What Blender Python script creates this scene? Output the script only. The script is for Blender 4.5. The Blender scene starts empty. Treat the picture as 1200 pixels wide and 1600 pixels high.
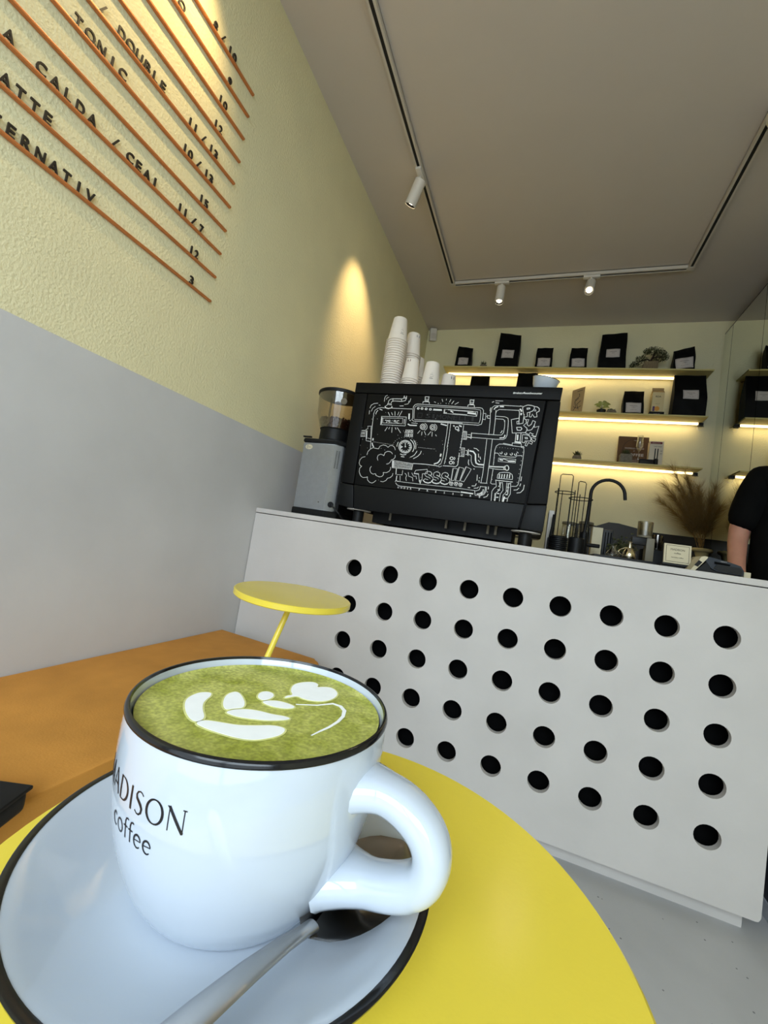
import bpy, bmesh, math, random
from mathutils import Vector, Matrix, Euler, Quaternion
random.seed(7)
PI = math.pi
SC = bpy.context.scene
COL = SC.collection

# ------------------------------------------------------------------ camera, sky, light, exposure
cam_d = bpy.data.cameras.new('camera'); cam = bpy.data.objects.new('camera', cam_d); COL.objects.link(cam)
CAMR = Vector((0.92948294, 0.33537657, 0.15357089)); CAMU = Vector((-0.12181264, -0.11389474, 0.98599679))
CAMF = Vector((-0.34817114, 0.93517407, 0.06501012))
cam.matrix_world = Matrix(((CAMR.x, CAMU.x, -CAMF.x, 1.15278), (CAMR.y, CAMU.y, -CAMF.y, -1.50654),
                           (CAMR.z, CAMU.z, -CAMF.z, 0.91571), (0, 0, 0, 1)))
cam_d.sensor_fit = 'VERTICAL'; cam_d.sensor_height = 36.0; cam_d.sensor_width = 27.0
cam_d.lens = 649.7 / 1600 * 36.0; cam_d.clip_start = 0.02; cam_d.clip_end = 60
SC.camera = cam

world = bpy.data.worlds.new('sky'); SC.world = world; world.use_nodes = True
wn = world.node_tree.nodes; wb = wn['Background']
wb.inputs[0].default_value = (0.80, 0.89, 1.0, 1); wb.inputs[1].default_value = 2.6

def area(name, loc, target, sx, sy, power, color):
    l = bpy.data.lights.new(name, 'AREA'); l.shape = 'RECTANGLE'; l.size = sx; l.size_y = sy
    l.energy = power; l.color = color
    o = bpy.data.objects.new(name, l); COL.objects.link(o); o.location = loc
    o.rotation_euler = (Vector(target) - Vector(loc)).to_track_quat('-Z', 'Y').to_euler()
    return o
area('window_daylight', (1.9, -4.0, 3.1), (0.9, -0.5, 0.8), 3.8, 3.2, 330, (0.78, 0.89, 1.0))

vs = SC.view_settings
vs.view_transform = 'Standard'; vs.look = 'None'; vs.exposure = -0.06; vs.gamma = 1.0; vs.use_curve_mapping = False
SC.cycles.max_bounces = 10; SC.cycles.diffuse_bounces = 5; SC.cycles.glossy_bounces = 5
SC.cycles.transmission_bounces = 8; SC.cycles.transparent_max_bounces = 12; SC.cycles.caustics_reflective = False
SC.cycles.caustics_refractive = False; SC.cycles.sample_clamp_indirect = 6.0
SC.cycles.use_denoising = True

# ------------------------------------------------------------------ materials
def srgb(r, g, b):
    f = lambda c: c / 12.92 if c <= 0.04045 else ((c + 0.055) / 1.055) ** 2.4
    return (f(r / 255), f(g / 255), f(b / 255), 1)
def mat(name, col, rough=0.5, metal=0.0, var=0.0, vscale=8.0, bump=0.0, bscale=60.0, emit=None, estr=0.0, spec=0.5,
        trans=0.0, ior=1.45, coat=0.0, sub=0.0, detail=4.0, stretch=None, bdist=0.002):
    m = bpy.data.materials.new(name); m.use_nodes = True
    nt = m.node_tree; b = nt.nodes['Principled BSDF']
    b.inputs['Base Color'].default_value = col; b.inputs['Roughness'].default_value = rough
    b.inputs['Metallic'].default_value = metal; b.inputs['Specular IOR Level'].default_value = spec
    b.inputs['Transmission Weight'].default_value = trans; b.inputs['IOR'].default_value = ior
    b.inputs['Coat Weight'].default_value = coat
    if sub: b.inputs['Subsurface Weight'].default_value = sub; b.inputs['Subsurface Scale'].default_value = 0.004
    if emit: b.inputs['Emission Color'].default_value = emit; b.inputs['Emission Strength'].default_value = estr
    if var or bump:
        tc = nt.nodes.new('ShaderNodeTexCoord'); src = tc.outputs['Object']
        if stretch:
            mp = nt.nodes.new('ShaderNodeMapping'); mp.inputs['Scale'].default_value = stretch
            nt.links.new(src, mp.inputs['Vector']); src = mp.outputs['Vector']
    if var:
        n = nt.nodes.new('ShaderNodeTexNoise'); n.inputs['Scale'].default_value = vscale; n.inputs['Detail'].default_value = detail
        nt.links.new(src, n.inputs['Vector'])
        r = nt.nodes.new('ShaderNodeValToRGB')
        r.color_ramp.elements[0].position = 0.3; r.color_ramp.elements[1].position = 0.7
        r.color_ramp.elements[0].color = tuple(c * (1 - var) for c in col[:3]) + (1,)
        r.color_ramp.elements[1].color = tuple(min(1, c * (1 + var)) for c in col[:3]) + (1,)
        nt.links.new(n.outputs['Fac'], r.inputs['Fac']); nt.links.new(r.outputs['Color'], b.inputs['Base Color'])
    if bump:
        n2 = nt.nodes.new('ShaderNodeTexNoise'); n2.inputs['Scale'].default_value = bscale; n2.inputs['Detail'].default_value = 3.0
        nt.links.new(src, n2.inputs['Vector'])
        bp = nt.nodes.new('ShaderNodeBump'); bp.inputs['Strength'].default_value = bump; bp.inputs['Distance'].default_value = bdist
        nt.links.new(n2.outputs['Fac'], bp.inputs['Height']); nt.links.new(bp.outputs['Normal'], b.inputs['Normal'])
    return m
M = {}
M['wall_yellow'] = mat('yellow_plaster', srgb(231, 223, 182), 0.85, var=0.03, vscale=5, bump=0.7, bscale=130, bdist=0.003, spec=0.2)
M['wall_grey'] = mat('grey_limewash', srgb(200, 199, 199), 0.75, var=0.07, vscale=2.6, bump=0.25, bscale=26, bdist=0.003, spec=0.25, detail=8)
M['ceiling'] = mat('ceiling_paint', srgb(206, 197, 186), 0.9, var=0.01, vscale=4, bump=0.15, bscale=120, spec=0.1)
M['counter'] = mat('counter_plaster', srgb(200, 195, 190), 0.6, var=0.05, vscale=4.5, bump=0.25, bscale=40, spec=0.3, detail=8)
M['black'] = mat('matt_black', (0.007, 0.007, 0.007, 1), 0.45, spec=0.25, var=0.1, vscale=30)
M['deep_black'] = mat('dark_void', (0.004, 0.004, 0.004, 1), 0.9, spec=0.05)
M['machine'] = mat('machine_black', (0.006, 0.0058, 0.0055, 1), 0.5, spec=0.14, var=0.08, vscale=6)
M['machine_lower'] = mat('machine_charcoal', (0.0075, 0.0078, 0.008, 1), 0.45, spec=0.18, var=0.08, vscale=6)
M['emboss'] = mat('embossed_black', (0.020, 0.020, 0.020, 1), 0.4, spec=0.2)
M['chalk'] = mat('white_chalk', (0.80, 0.80, 0.78, 1), 0.9, var=0.10, vscale=300, spec=0.1)
M['white_paper'] = mat('cup_paper', srgb(236, 226, 214), 0.6, var=0.01, vscale=20, spec=0.3)
M['white_metal'] = mat('white_enamel', srgb(222, 216, 206), 0.4, var=0.01, vscale=20)
M['track'] = mat('track_white', srgb(205, 198, 186), 0.5, var=0.01, vscale=20)
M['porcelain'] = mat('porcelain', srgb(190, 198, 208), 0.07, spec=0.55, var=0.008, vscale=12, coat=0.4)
M['rim_black'] = mat('rim_black', (0.008, 0.008, 0.009, 1), 0.15, var=0.1, vscale=20)
M['print'] = mat('black_print', (0.012, 0.012, 0.016, 1), 0.3)
M['table'] = mat('yellow_lacquer', srgb(232, 208, 72), 0.2, var=0.02, vscale=10, bump=0.12, bscale=380, bdist=0.0006, spec=0.5)
M['leather'] = mat('tan_suede', srgb(203, 142, 66), 0.8, var=0.10, vscale=9, bump=0.2, bscale=240, spec=0.2, detail=8)
M['copper'] = mat('copper_strip', srgb(204, 128, 72), 0.38, metal=0.3, var=0.08, vscale=14)
M['letter'] = mat('letter_black', (0.02, 0.016, 0.013, 1), 0.5, var=0.05, vscale=40)
M['steel'] = mat('steel', (0.32, 0.30, 0.28, 1), 0.14, metal=1.0, var=0.03, vscale=40)
M['brushed'] = mat('brushed_steel', (0.42, 0.42, 0.42, 1), 0.36, metal=1.0, var=0.04, vscale=60, stretch=(1, 1, 12))
M['grinder_silver'] = mat('grinder_silver', srgb(150, 151, 152), 0.42, metal=0.55, var=0.04, vscale=50)
M['glass'] = mat('clear_glass', (0.97, 0.97, 0.96, 1), 0.02, trans=1.0, ior=1.3)
M['smoke'] = mat('smoked_glass', (0.62, 0.58, 0.50, 1), 0.12, trans=0.85, ior=1.2)
M['beans'] = mat('coffee_beans', srgb(58, 34, 22), 0.4, var=0.35, vscale=90)
M['bag'] = mat('black_bag', (0.004, 0.004, 0.004, 1), 0.5, spec=0.12, var=0.2, vscale=18, bump=0.25, bscale=22, bdist=0.006)
M['label'] = mat('label_paper', srgb(198, 190, 184), 0.7, var=0.02, vscale=30)
M['label_ink'] = mat('label_ink', srgb(70, 62, 54), 0.8)
M['shelf'] = mat('shelf_yellow', srgb(206, 192, 128), 0.6, var=0.03, vscale=9, spec=0.3)
M['led'] = mat('led_strip', (1, 0.9, 0.62, 1), 0.5, emit=(1.0, 0.80, 0.46, 1), estr=5.0)
M['lamp'] = mat('lamp_lens', (1, 0.9, 0.7, 1), 0.4, emit=(1.0, 0.86, 0.60, 1), estr=14.0)
M['leaf'] = mat('dark_leaf', srgb(62, 66, 34), 0.6, var=0.3, vscale=60)
M['leaf_light'] = mat('pale_leaf', srgb(150, 152, 72), 0.5, var=0.25, vscale=40)
M['stone'] = mat('stone_pot', srgb(120, 112, 96), 0.8, var=0.2, vscale=60, bump=0.3, bscale=80)
M['wood'] = mat('grey_wood', srgb(120, 104, 78), 0.75, var=0.25, vscale=30, stretch=(8, 8, 1))
M['bark'] = mat('bark', srgb(48, 36, 24), 0.9, var=0.2, vscale=60)
M['kraft'] = mat('kraft_paper', srgb(176, 146, 98), 0.75, var=0.06, vscale=18)
M['carton'] = mat('cream_carton', srgb(214, 196, 148), 0.6, var=0.02, vscale=12)
M['book'] = mat('brown_cover', srgb(92, 62, 30), 0.5, var=0.12, vscale=14)
M['book_ring'] = mat('brown_cover_dark', srgb(62, 42, 22), 0.5, var=0.1, vscale=14)
M['white_box'] = mat('white_card', srgb(214, 202, 178), 0.6, var=0.02, vscale=12)
M['red'] = mat('dark_red_print', srgb(112, 30, 36), 0.5, var=0.05, vscale=30)
M['blue'] = mat('navy_print', srgb(54, 58, 100), 0.5, var=0.05, vscale=30)
M['orange'] = mat('orange_print', srgb(214, 150, 60), 0.5, var=0.05, vscale=30)
M['purple'] = mat('purple_print', srgb(80, 50, 96), 0.5, var=0.05, vscale=30)
M['floor'] = mat('grey_concrete', srgb(182, 181, 180), 0.55, var=0.10, vscale=3.2, bump=0.12, bscale=50, detail=9, spec=0.35)
M['splash'] = mat('dark_splashback', srgb(48, 43, 34), 0.4, spec=0.25, var=0.08, vscale=8)
M['cabinet_dark'] = mat('dark_cabinet', srgb(26, 26, 40), 0.4, var=0.05, vscale=6)
M['skirting'] = mat('pale_skirting', srgb(200, 204, 210), 0.5, var=0.02, vscale=10)
M['pampas'] = mat('dry_pampas', srgb(150, 120, 70), 0.95, var=0.25, vscale=60, spec=0.1)
M['vase'] = mat('beige_vase', srgb(214, 196, 140), 0.7, var=0.06, vscale=20)
M['pos'] = mat('terminal_grey', srgb(46, 51, 58), 0.4, spec=0.3, var=0.05, vscale=20)
M['cream'] = mat('cream_paper', srgb(206, 196, 166), 0.7, var=0.02, vscale=20)
M['grey_plastic'] = mat('grey_plastic', srgb(120, 114, 96), 0.5, var=0.03, vscale=20)
M['skin'] = mat('skin', srgb(196, 140, 116), 0.55, var=0.06, vscale=30, sub=0.15, bump=0.1, bscale=200, bdist=0.0006)
M['tshirt'] = mat('black_cotton', (0.006, 0.006, 0.006, 1), 0.95, var=0.15, vscale=20, spec=0.05)
M['jeans'] = mat('dark_denim', srgb(24, 26, 38), 0.9, var=0.15, vscale=60, spec=0.1)
M['hair'] = mat('dark_hair', srgb(36, 26, 20), 0.6, var=0.3, vscale=80)
M['eye'] = mat('eye_white', srgb(225, 222, 216), 0.2, var=0.01)
M['lip'] = mat('lip', srgb(166, 96, 86), 0.5, var=0.05, vscale=40)
M['gold'] = mat('warm_steel', (0.72, 0.66, 0.5, 1), 0.15, metal=1.0, var=0.05, vscale=30)
M['frame'] = mat('window_frame', srgb(52, 54, 58), 0.4, var=0.03, vscale=10)
M['foam_edge'] = mat('foam_edge', srgb(214, 214, 142), 0.55, var=0.12, vscale=260)
M['foam'] = mat('milk_foam', srgb(248, 250, 250), 0.55, var=0.03, vscale=120)

def pane_mat():
    m = bpy.data.materials.new('window_glass'); m.use_nodes = True; nt = m.node_tree
    nt.nodes.remove(nt.nodes['Principled BSDF']); out = nt.nodes['Material Output']
    t = nt.nodes.new('ShaderNodeBsdfTransparent'); t.inputs[0].default_value = (0.96, 0.98, 0.98, 1)
    g = nt.nodes.new('ShaderNodeBsdfGlossy'); g.inputs['Roughness'].default_value = 0.02
    mx = nt.nodes.new('ShaderNodeMixShader'); mx.inputs[0].default_value = 0.06
    nt.links.new(t.outputs[0], mx.inputs[1]); nt.links.new(g.outputs[0], mx.inputs[2]); nt.links.new(mx.outputs[0], out.inputs[0])
    return m
M['pane'] = pane_mat()
def thin_mat(name, tint, gloss=0.12, rough=0.05):
    m = bpy.data.materials.new(name); m.use_nodes = True; nt = m.node_tree
    nt.nodes.remove(nt.nodes['Principled BSDF']); out = nt.nodes['Material Output']
    t = nt.nodes.new('ShaderNodeBsdfTransparent'); t.inputs[0].default_value = tint
    g = nt.nodes.new('ShaderNodeBsdfGlossy'); g.inputs['Roughness'].default_value = rough
    lw = nt.nodes.new('ShaderNodeLayerWeight'); lw.inputs[0].default_value = 0.35
    mr = nt.nodes.new('ShaderNodeMapRange'); mr.inputs[3].default_value = gloss; mr.inputs[4].default_value = 0.65
    nt.links.new(lw.outputs['Facing'], mr.inputs[0])
    mx = nt.nodes.new('ShaderNodeMixShader'); nt.links.new(mr.outputs[0], mx.inputs[0])
    nt.links.new(t.outputs[0], mx.inputs[1]); nt.links.new(g.outputs[0], mx.inputs[2]); nt.links.new(mx.outputs[0], out.inputs[0])
    return m
M['hopper'] = thin_mat('hopper_plastic', (0.95, 0.91, 0.85, 1), 0.05)
M['thin_glass'] = thin_mat('thin_glass', (0.95, 0.95, 0.93, 1), 0.06)
M['frosted'] = thin_mat('frosted_plastic', (0.72, 0.68, 0.58, 1), 0.10, 0.3)
def mirror_mat():
    m = bpy.data.materials.new('mirror_glass'); m.use_nodes = True; b = m.node_tree.nodes['Principled BSDF']
    b.inputs['Base Color'].default_value = (0.84, 0.86, 0.80, 1); b.inputs['Metallic'].default_value = 1; b.inputs['Roughness'].default_value = 0.012
    return m
M['mirror'] = mirror_mat()
def matcha_mat():
    m = mat('matcha_foam', srgb(150, 156, 62), 0.5)
    nt = m.node_tree; b = nt.nodes['Principled BSDF']; tc = nt.nodes.new('ShaderNodeTexCoord')
    n1 = nt.nodes.new('ShaderNodeTexNoise'); n1.inputs['Scale'].default_value = 55; n1.inputs['Detail'].default_value = 3; n1.inputs['Distortion'].default_value = 0.8
    n2 = nt.nodes.new('ShaderNodeTexNoise'); n2.inputs['Scale'].default_value = 620; n2.inputs['Detail'].default_value = 2
    for n in (n1, n2): nt.links.new(tc.outputs['Object'], n.inputs['Vector'])
    r1 = nt.nodes.new('ShaderNodeValToRGB'); r1.color_ramp.elements[0].position = 0.30; r1.color_ramp.elements[1].position = 0.72
    r1.color_ramp.elements[0].color = srgb(152, 158, 58); r1.color_ramp.elements[1].color = srgb(204, 204, 122)
    r2 = nt.nodes.new('ShaderNodeValToRGB'); r2.color_ramp.elements[0].position = 0.38; r2.color_ramp.elements[1].position = 0.68
    r2.color_ramp.elements[0].color = (0.72, 0.72, 0.66, 1); r2.color_ramp.elements[1].color = (1.12, 1.12, 1.0, 1)
    nt.links.new(n1.outputs['Fac'], r1.inputs['Fac']); nt.links.new(n2.outputs['Fac'], r2.inputs['Fac'])
    mx = nt.nodes.new('ShaderNodeMix'); mx.data_type = 'RGBA'; mx.blend_type = 'MULTIPLY'; mx.inputs['Factor'].default_value = 1
    nt.links.new(r1.outputs['Color'], mx.inputs['A']); nt.links.new(r2.outputs['Color'], mx.inputs['B'])
    nt.links.new(mx.outputs['Result'], b.inputs['Base Color'])
    bp = nt.nodes.new('ShaderNodeBump'); bp.inputs['Strength'].default_value = 0.3; bp.inputs['Distance'].default_value = 0.0004
    nt.links.new(n2.outputs['Fac'], bp.inputs['Height']); nt.links.new(bp.outputs['Normal'], b.inputs['Normal'])
    return m
M['matcha'] = matcha_mat()
def floor_specks():
    m = M['floor']; nt = m.node_tree; b = nt.nodes['Principled BSDF']
    lk = [l for l in nt.links if l.to_socket == b.inputs['Base Color']][0]; src = lk.from_socket
    tc = nt.nodes.new('ShaderNodeTexCoord'); v = nt.nodes.new('ShaderNodeTexVoronoi'); v.inputs['Scale'].default_value = 26
    nt.links.new(tc.outputs['Object'], v.inputs['Vector'])
    r = nt.nodes.new('ShaderNodeValToRGB'); r.color_ramp.elements[0].position = 0.05; r.color_ramp.elements[1].position = 0.075
    r.color_ramp.elements[0].color = (0.12, 0.12, 0.12, 1); r.color_ramp.elements[1].color = (1, 1, 1, 1)
    nt.links.new(v.outputs['Distance'], r.inputs['Fac'])
    mx = nt.nodes.new('ShaderNodeMix'); mx.data_type = 'RGBA'; mx.blend_type = 'MULTIPLY'; mx.inputs['Factor'].default_value = 0.75
    nt.links.new(src, mx.inputs['A']); nt.links.new(r.outputs['Color'], mx.inputs['B']); nt.links.new(mx.outputs['Result'], b.inputs['Base Color'])
floor_specks()

# ------------------------------------------------------------------ helpers
def tag(o, label=None, cat=None, group=None, kind=None):
    if label: o['label'] = label
    if cat: o['category'] = cat
    if group: o['group'] = group
    if kind: o['kind'] = kind
    return o
def empty(name, loc, label, cat, group=None, rz=0.0):
    o = bpy.data.objects.new(name, None); COL.objects.link(o); o.location = loc; o.rotation_euler = (0, 0, rz)
    o.empty_display_size = 0.05
    return tag(o, label, cat, group)
def origin_of(p):
    v = Vector((0, 0, 0))
    while p is not None: v += p.location; p = p.parent
    return v
class MB:
    """collects vertices and faces; build() links them as ONE mesh object"""
    def __init__(s): s.v = []; s.f = []; s.mi = []; s.cur = 0
    def add(s, vs, fs):
        k = len(s.v); s.v += [tuple(p) for p in vs]
        for f in fs: s.f.append(tuple(i + k for i in f)); s.mi.append(s.cur)
        return s
    def bm(s, b):
        b.verts.index_update(); s.add([v.co[:] for v in b.verts], [[v.index for v in f.verts] for f in b.faces]); b.free(); return s
    def box(s, x0, x1, y0, y1, z0, z1, r=0.0, seg=2):
        if r <= 0:
            vs = [(x, y, z) for z in (z0, z1) for y in (y0, y1) for x in (x0, x1)]
            return s.add(vs, [(0, 2, 3, 1), (4, 5, 7, 6), (0, 1, 5, 4), (2, 6, 7, 3), (0, 4, 6, 2), (1, 3, 7, 5)])
        b = bmesh.new(); bmesh.ops.create_cube(b, size=1)
        for v in b.verts: v.co = ((x0 + x1) / 2 + v.co.x * (x1 - x0), (y0 + y1) / 2 + v.co.y * (y1 - y0), (z0 + z1) / 2 + v.co.z * (z1 - z0))
        bmesh.ops.bevel(b, geom=b.edges[:], offset=r, segments=seg, affect='EDGES', profile=0.6)
        return s.bm(b)
    def lathe(s, prof, c=(0, 0, 0), n=32, axis=None, a0=0.0, a1=2 * PI, caps=True):
        full = abs(a1 - a0 - 2 * PI) < 1e-6; m = n if full else n + 1
        q = Vector((0, 0, 1)).rotation_difference(Vector(axis)) if axis is not None else None
        vs = []
        for r, z in prof:
            for i in range(m):
                a = a0 + (a1 - a0) * i / n; p = Vector((r * math.cos(a), r * math.sin(a), z))
                if q: p = q @ p
                vs.append((p.x + c[0], p.y + c[1], p.z + c[2]))
        fs = []
        for j in range(len(prof) - 1):
            for i in range(n):
                i2 = (i + 1) % m
                fs.append((j * m + i, j * m + i2, (j + 1) * m + i2, (j + 1) * m + i))
        if full and caps:
            if prof[0][0] > 1e-6: fs.append(tuple(range(m))[::-1])
            if prof[-1][0] > 1e-6: fs.append(tuple((len(prof) - 1) * m + i for i in range(m)))
        return s.add(vs, fs)
    def ring(s, prof, c=(0, 0, 0), n=32):      # closed profile, no caps
        m = n; vs = []; k = len(prof)
        for r, z in prof:
            for i in range(n):
                a = 2 * PI * i / n; vs.append((c[0] + r * math.cos(a), c[1] + r * math.sin(a), c[2] + z))
        return s.add(vs, [(j * m + i, j * m + (i + 1) % m, ((j + 1) % k) * m + (i + 1) % m, ((j + 1) % k) * m + i) for j in range(k) for i in range(n)])
    def cyl(s, a, b, r, r2=None, n=20, bev=0.0):
        a = Vector(a); b = Vector(b); L = (b - a).length; r2 = r if r2 is None else r2
        prof = [(r, 0), (r2, L)] if bev <= 0 else [(r - bev, 0), (r, bev), (r2, L - bev), (r2 - bev, L)]
        return s.lathe(prof, a, n, axis=(b - a).normalized())
    def tube(s, pts, r, n=8, closed=False, cap=True, flat=None):
        P = [Vector(p) for p in pts]; k = len(P); vs = []; up = None
        for i in range(k):
            if closed: t = P[(i + 1) % k] - P[i - 1]
            else: t = P[min(i + 1, k - 1)] - P[max(i - 1, 0)]
            t.normalize()
            if up is None:
                up = Vector((0, 0, 1)) if abs(t.z) < 0.9 else Vector((1, 0, 0))
            sd = t.cross(up)
            if sd.length < 1e-5: sd = t.orthogonal()
            sd.normalize(); up = sd.cross(t).normalized()
            rr = r[i] if isinstance(r, (list, tuple)) else r
            for j in range(n):
                a = 2 * PI * j / n; vs.append(P[i] + sd * (rr * math.cos(a)) + up * (rr * (flat or 1.0) * math.sin(a)))
        fs = []
        for i in range(k if closed else k - 1):
            for j in range(n):
                i2 = (i + 1) % k; j2 = (j + 1) % n
                fs.append((i * n + j, i * n + j2, i2 * n + j2, i2 * n + j))
        if cap and not closed:
            fs.append(tuple(range(n))[::-1]); fs.append(tuple((k - 1) * n + j for j in range(n)))
        return s.add(vs, fs)
    def prism(s, poly, d0, d1, f):              # poly in (u,v); f(u,v,d) -> xyz
        n = len(poly); vs = [f(u, v, d0) for u, v in poly] + [f(u, v, d1) for u, v in poly]
        return s.add(vs, [tuple(range(n))[::-1], tuple(range(n, 2 * n))] + [(i, (i + 1) % n, n + (i + 1) % n, n + i) for i in range(n)])
    def ribbon(s, pts, w, f, h=0.0004):          # flat stroke of width w along 2D pts, thickness h
        P = [Vector(p) for p in pts]; n = len(P)
        if n < 2: return s
        L = []; R = []
        for i in range(n):
            if (P[0] - P[-1]).length < 1e-9 and i in (0, n - 1): t = (P[1] - P[0]).normalized() + (P[-1] - P[-2]).normalized()
            else:
                a = (P[i] - P[i - 1]).normalized() if i else Vector((0, 0)); b = (P[i + 1] - P[i]).normalized() if i < n - 1 else Vector((0, 0)); t = a + b
            if t.length < 1e-6: t = P[min(i + 1, n - 1)] - P[max(i - 1, 0)]
            if t.length < 1e-9: t = Vector((1, 0))
            t.normalize(); nn = Vector((-t.y, t.x)); ww = w[i] if isinstance(w, (list, tuple)) else w
            L.append(P[i] + nn * ww / 2); R.append(P[i] - nn * ww / 2)
        vs = [f(p.x, p.y, h) for p in L] + [f(p.x, p.y, h) for p in R]
        fs = [(i, n + i, n + i + 1, i + 1) for i in range(n - 1)]
        if h > 0.00005:
            k = 2 * n; vs += [f(p.x, p.y, 0) for p in L] + [f(p.x, p.y, 0) for p in R]
            fs += [(i, i + 1, k + i + 1, k + i) for i in range(n - 1)] + [(n + i + 1, n + i, k + n + i, k + n + i + 1) for i in range(n - 1)]
        return s.add(vs, fs)
    def xf(s, m, start=0):
        s.v = s.v[:start] + [tuple(m @ Vector(p)) for p in s.v[start:]]; return s
    def build(s, name, m, parent=None, smooth=True, local=False, angle=35.0, kind=None, label=None):
        me = bpy.data.meshes.new(name); off = Vector((0, 0, 0)) if local or parent is None else origin_of(parent)
        me.from_pydata([(x - off.x, y - off.y, z - off.z) for x, y, z in s.v], [], s.f)
        for mm in (m if isinstance(m, (list, tuple)) else [m]): me.materials.append(mm)
        b = bmesh.new(); b.from_mesh(me); 
        if not s.noflip: bmesh.ops.recalc_face_normals(b, faces=b.faces[:])
        b.to_mesh(me); b.free()
        if any(s.mi):
            for p, i in zip(me.polygons, s.mi): p.material_index = i
        me.update()
        o = bpy.data.objects.new(name, me); COL.objects.link(o); o.parent = parent
        if smooth: me.shade_smooth(); me.set_sharp_from_angle(angle=math.radians(angle))
        if kind: o['kind'] = kind
        if label: o['label'] = label
        return o
    noflip = False
def solo(mb, name, m, label, cat, group=None, smooth=True, origin=None, angle=35.0):
    """a thing that is one mesh, its origin moved to its base"""
    if origin is None:
        xs = [v[0] for v in mb.v]; ys = [v[1] for v in mb.v]; zs = [v[2] for v in mb.v]
        origin = ((min(xs) + max(xs)) / 2, (min(ys) + max(ys)) / 2, min(zs))
    mb.v = [(x - origin[0], y - origin[1], z - origin[2]) for x, y, z in mb.v]
    o = mb.build(name, m, None, smooth, angle=angle); o.location = origin
    return tag(o, label, cat, group)
def copy_tree(o, parent=None):
    c = o.copy(); COL.objects.link(c); c.parent = parent
    for ch in [x for x in bpy.data.objects if x.parent == o]: copy_tree(ch, c)
    return c
_txt = {}
def text_mesh(ch, bold=0.0):
    """(verts, faces) of a text line, cap height about 0.73, flat in xy"""
    k = (ch, bold)
    if k not in _txt:
        cu = bpy.data.curves.new('t', 'FONT'); cu.body = ch; cu.size = 1.0; cu.offset = bold; cu.resolution_u = 3; cu.extrude = 0
        ob = bpy.data.objects.new('t', cu); COL.objects.link(ob)
        me = bpy.data.meshes.new_from_object(ob.evaluated_get(bpy.context.evaluated_depsgraph_get()))
        _txt[k] = ([v.co[:] for v in me.vertices], [tuple(p.vertices) for p in me.polygons])
        bpy.data.objects.remove(ob); bpy.data.curves.remove(cu); bpy.data.meshes.remove(me)
    return _txt[k]
def put_text(mb, ch, f, size, align='c', bold=0.0, depth=0.0, width=None):
    """lay text with cap height `size` through f(u,v,d); u centred or from left / to right"""
    vs, fs = text_mesh(ch, bold)
    if not vs: return mb
    x0 = min(v[0] for v in vs); x1 = max(v[0] for v in vs); k = size / 0.73; kx = k if width is None else width / max(1e-6, x1 - x0)
    sh = {'c': -(x0 + x1) / 2, 'l': -x0, 'r': -x1}[align]
    top = [f((v[0] + sh) * kx, v[1] * k, depth) for v in vs]
    if depth <= 0: return mb.add(top, fs)
    n = len(vs); bot = [f((v[0] + sh) * kx, v[1] * k, 0) for v in vs]
    cnt = {}
    for fc in fs:
        for i in range(len(fc)):
            e = (fc[i], fc[(i + 1) % len(fc)]); cnt[e] = 1
    side = [(a, b, b + n, a + n) for (a, b) in cnt if (b, a) not in cnt]
    return mb.add(top + bot, list(fs) + side)
# ------------------------------------------------------------------ the setting
CEIL = 2.8725; YB = 2.016; XR = 2.55; YF = -2.62; ZC = 0.968
def struct(name, mb, m, parent=None, smooth=False):
    return mb.build(name, m, parent, smooth, kind='structure')
struct('floor', MB().box(-0.15, XR + 0.15, YF - 0.15, YB + 0.15, -0.1, 0.0), M['floor'])
struct('ceiling', MB().box(-0.15, XR + 0.15, YF - 0.15, YB + 0.15, CEIL, CEIL + 0.1), M['ceiling'])
SPLIT = 1.2855
struct('wall_left', MB().box(-0.12, 0.0, YF, YB, SPLIT, CEIL), M['wall_yellow'])
struct('trim_1', MB().box(-0.12, 0.0015, YF, YB, 0.0, SPLIT), M['wall_grey'])
struct('wall_back', MB().box(-0.12, XR + 0.12, YB, YB + 0.12, 0.0, CEIL), M['wall_yellow'])
struct('wall_right', MB().box(XR, XR + 0.12, YF, YB, 0.0, CEIL), M['wall_yellow'])
wf = MB()
wf.box(-0.12, 0.12, YF - 0.12, YF, 0, CEIL); wf.box(2.42, XR + 0.12, YF - 0.12, YF, 0, CEIL)
wf.box(0.12, 2.42, YF - 0.12, YF, 0, 0.12); wf.box(0.12, 2.42, YF - 0.12, YF, 2.48, CEIL)
struct('wall_front', wf, M['ceiling'])
win = MB()
for x in (0.12, 1.24, 2.36): win.box(x, x + 0.06, YF - 0.09, YF - 0.03, 0.12, 2.48)
for z in (0.12, 2.42): win.box(0.18, 2.36, YF - 0.09, YF - 0.03, z, z + 0.06)
wo = struct('window_1', win, M['frame'])
for x0, x1 in ((0.18, 1.24), (1.30, 2.36)):
    MB().box(x0, x1, YF - 0.065, YF - 0.059, 0.18, 2.42).build('pane', M['pane'], wo, False)

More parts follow.
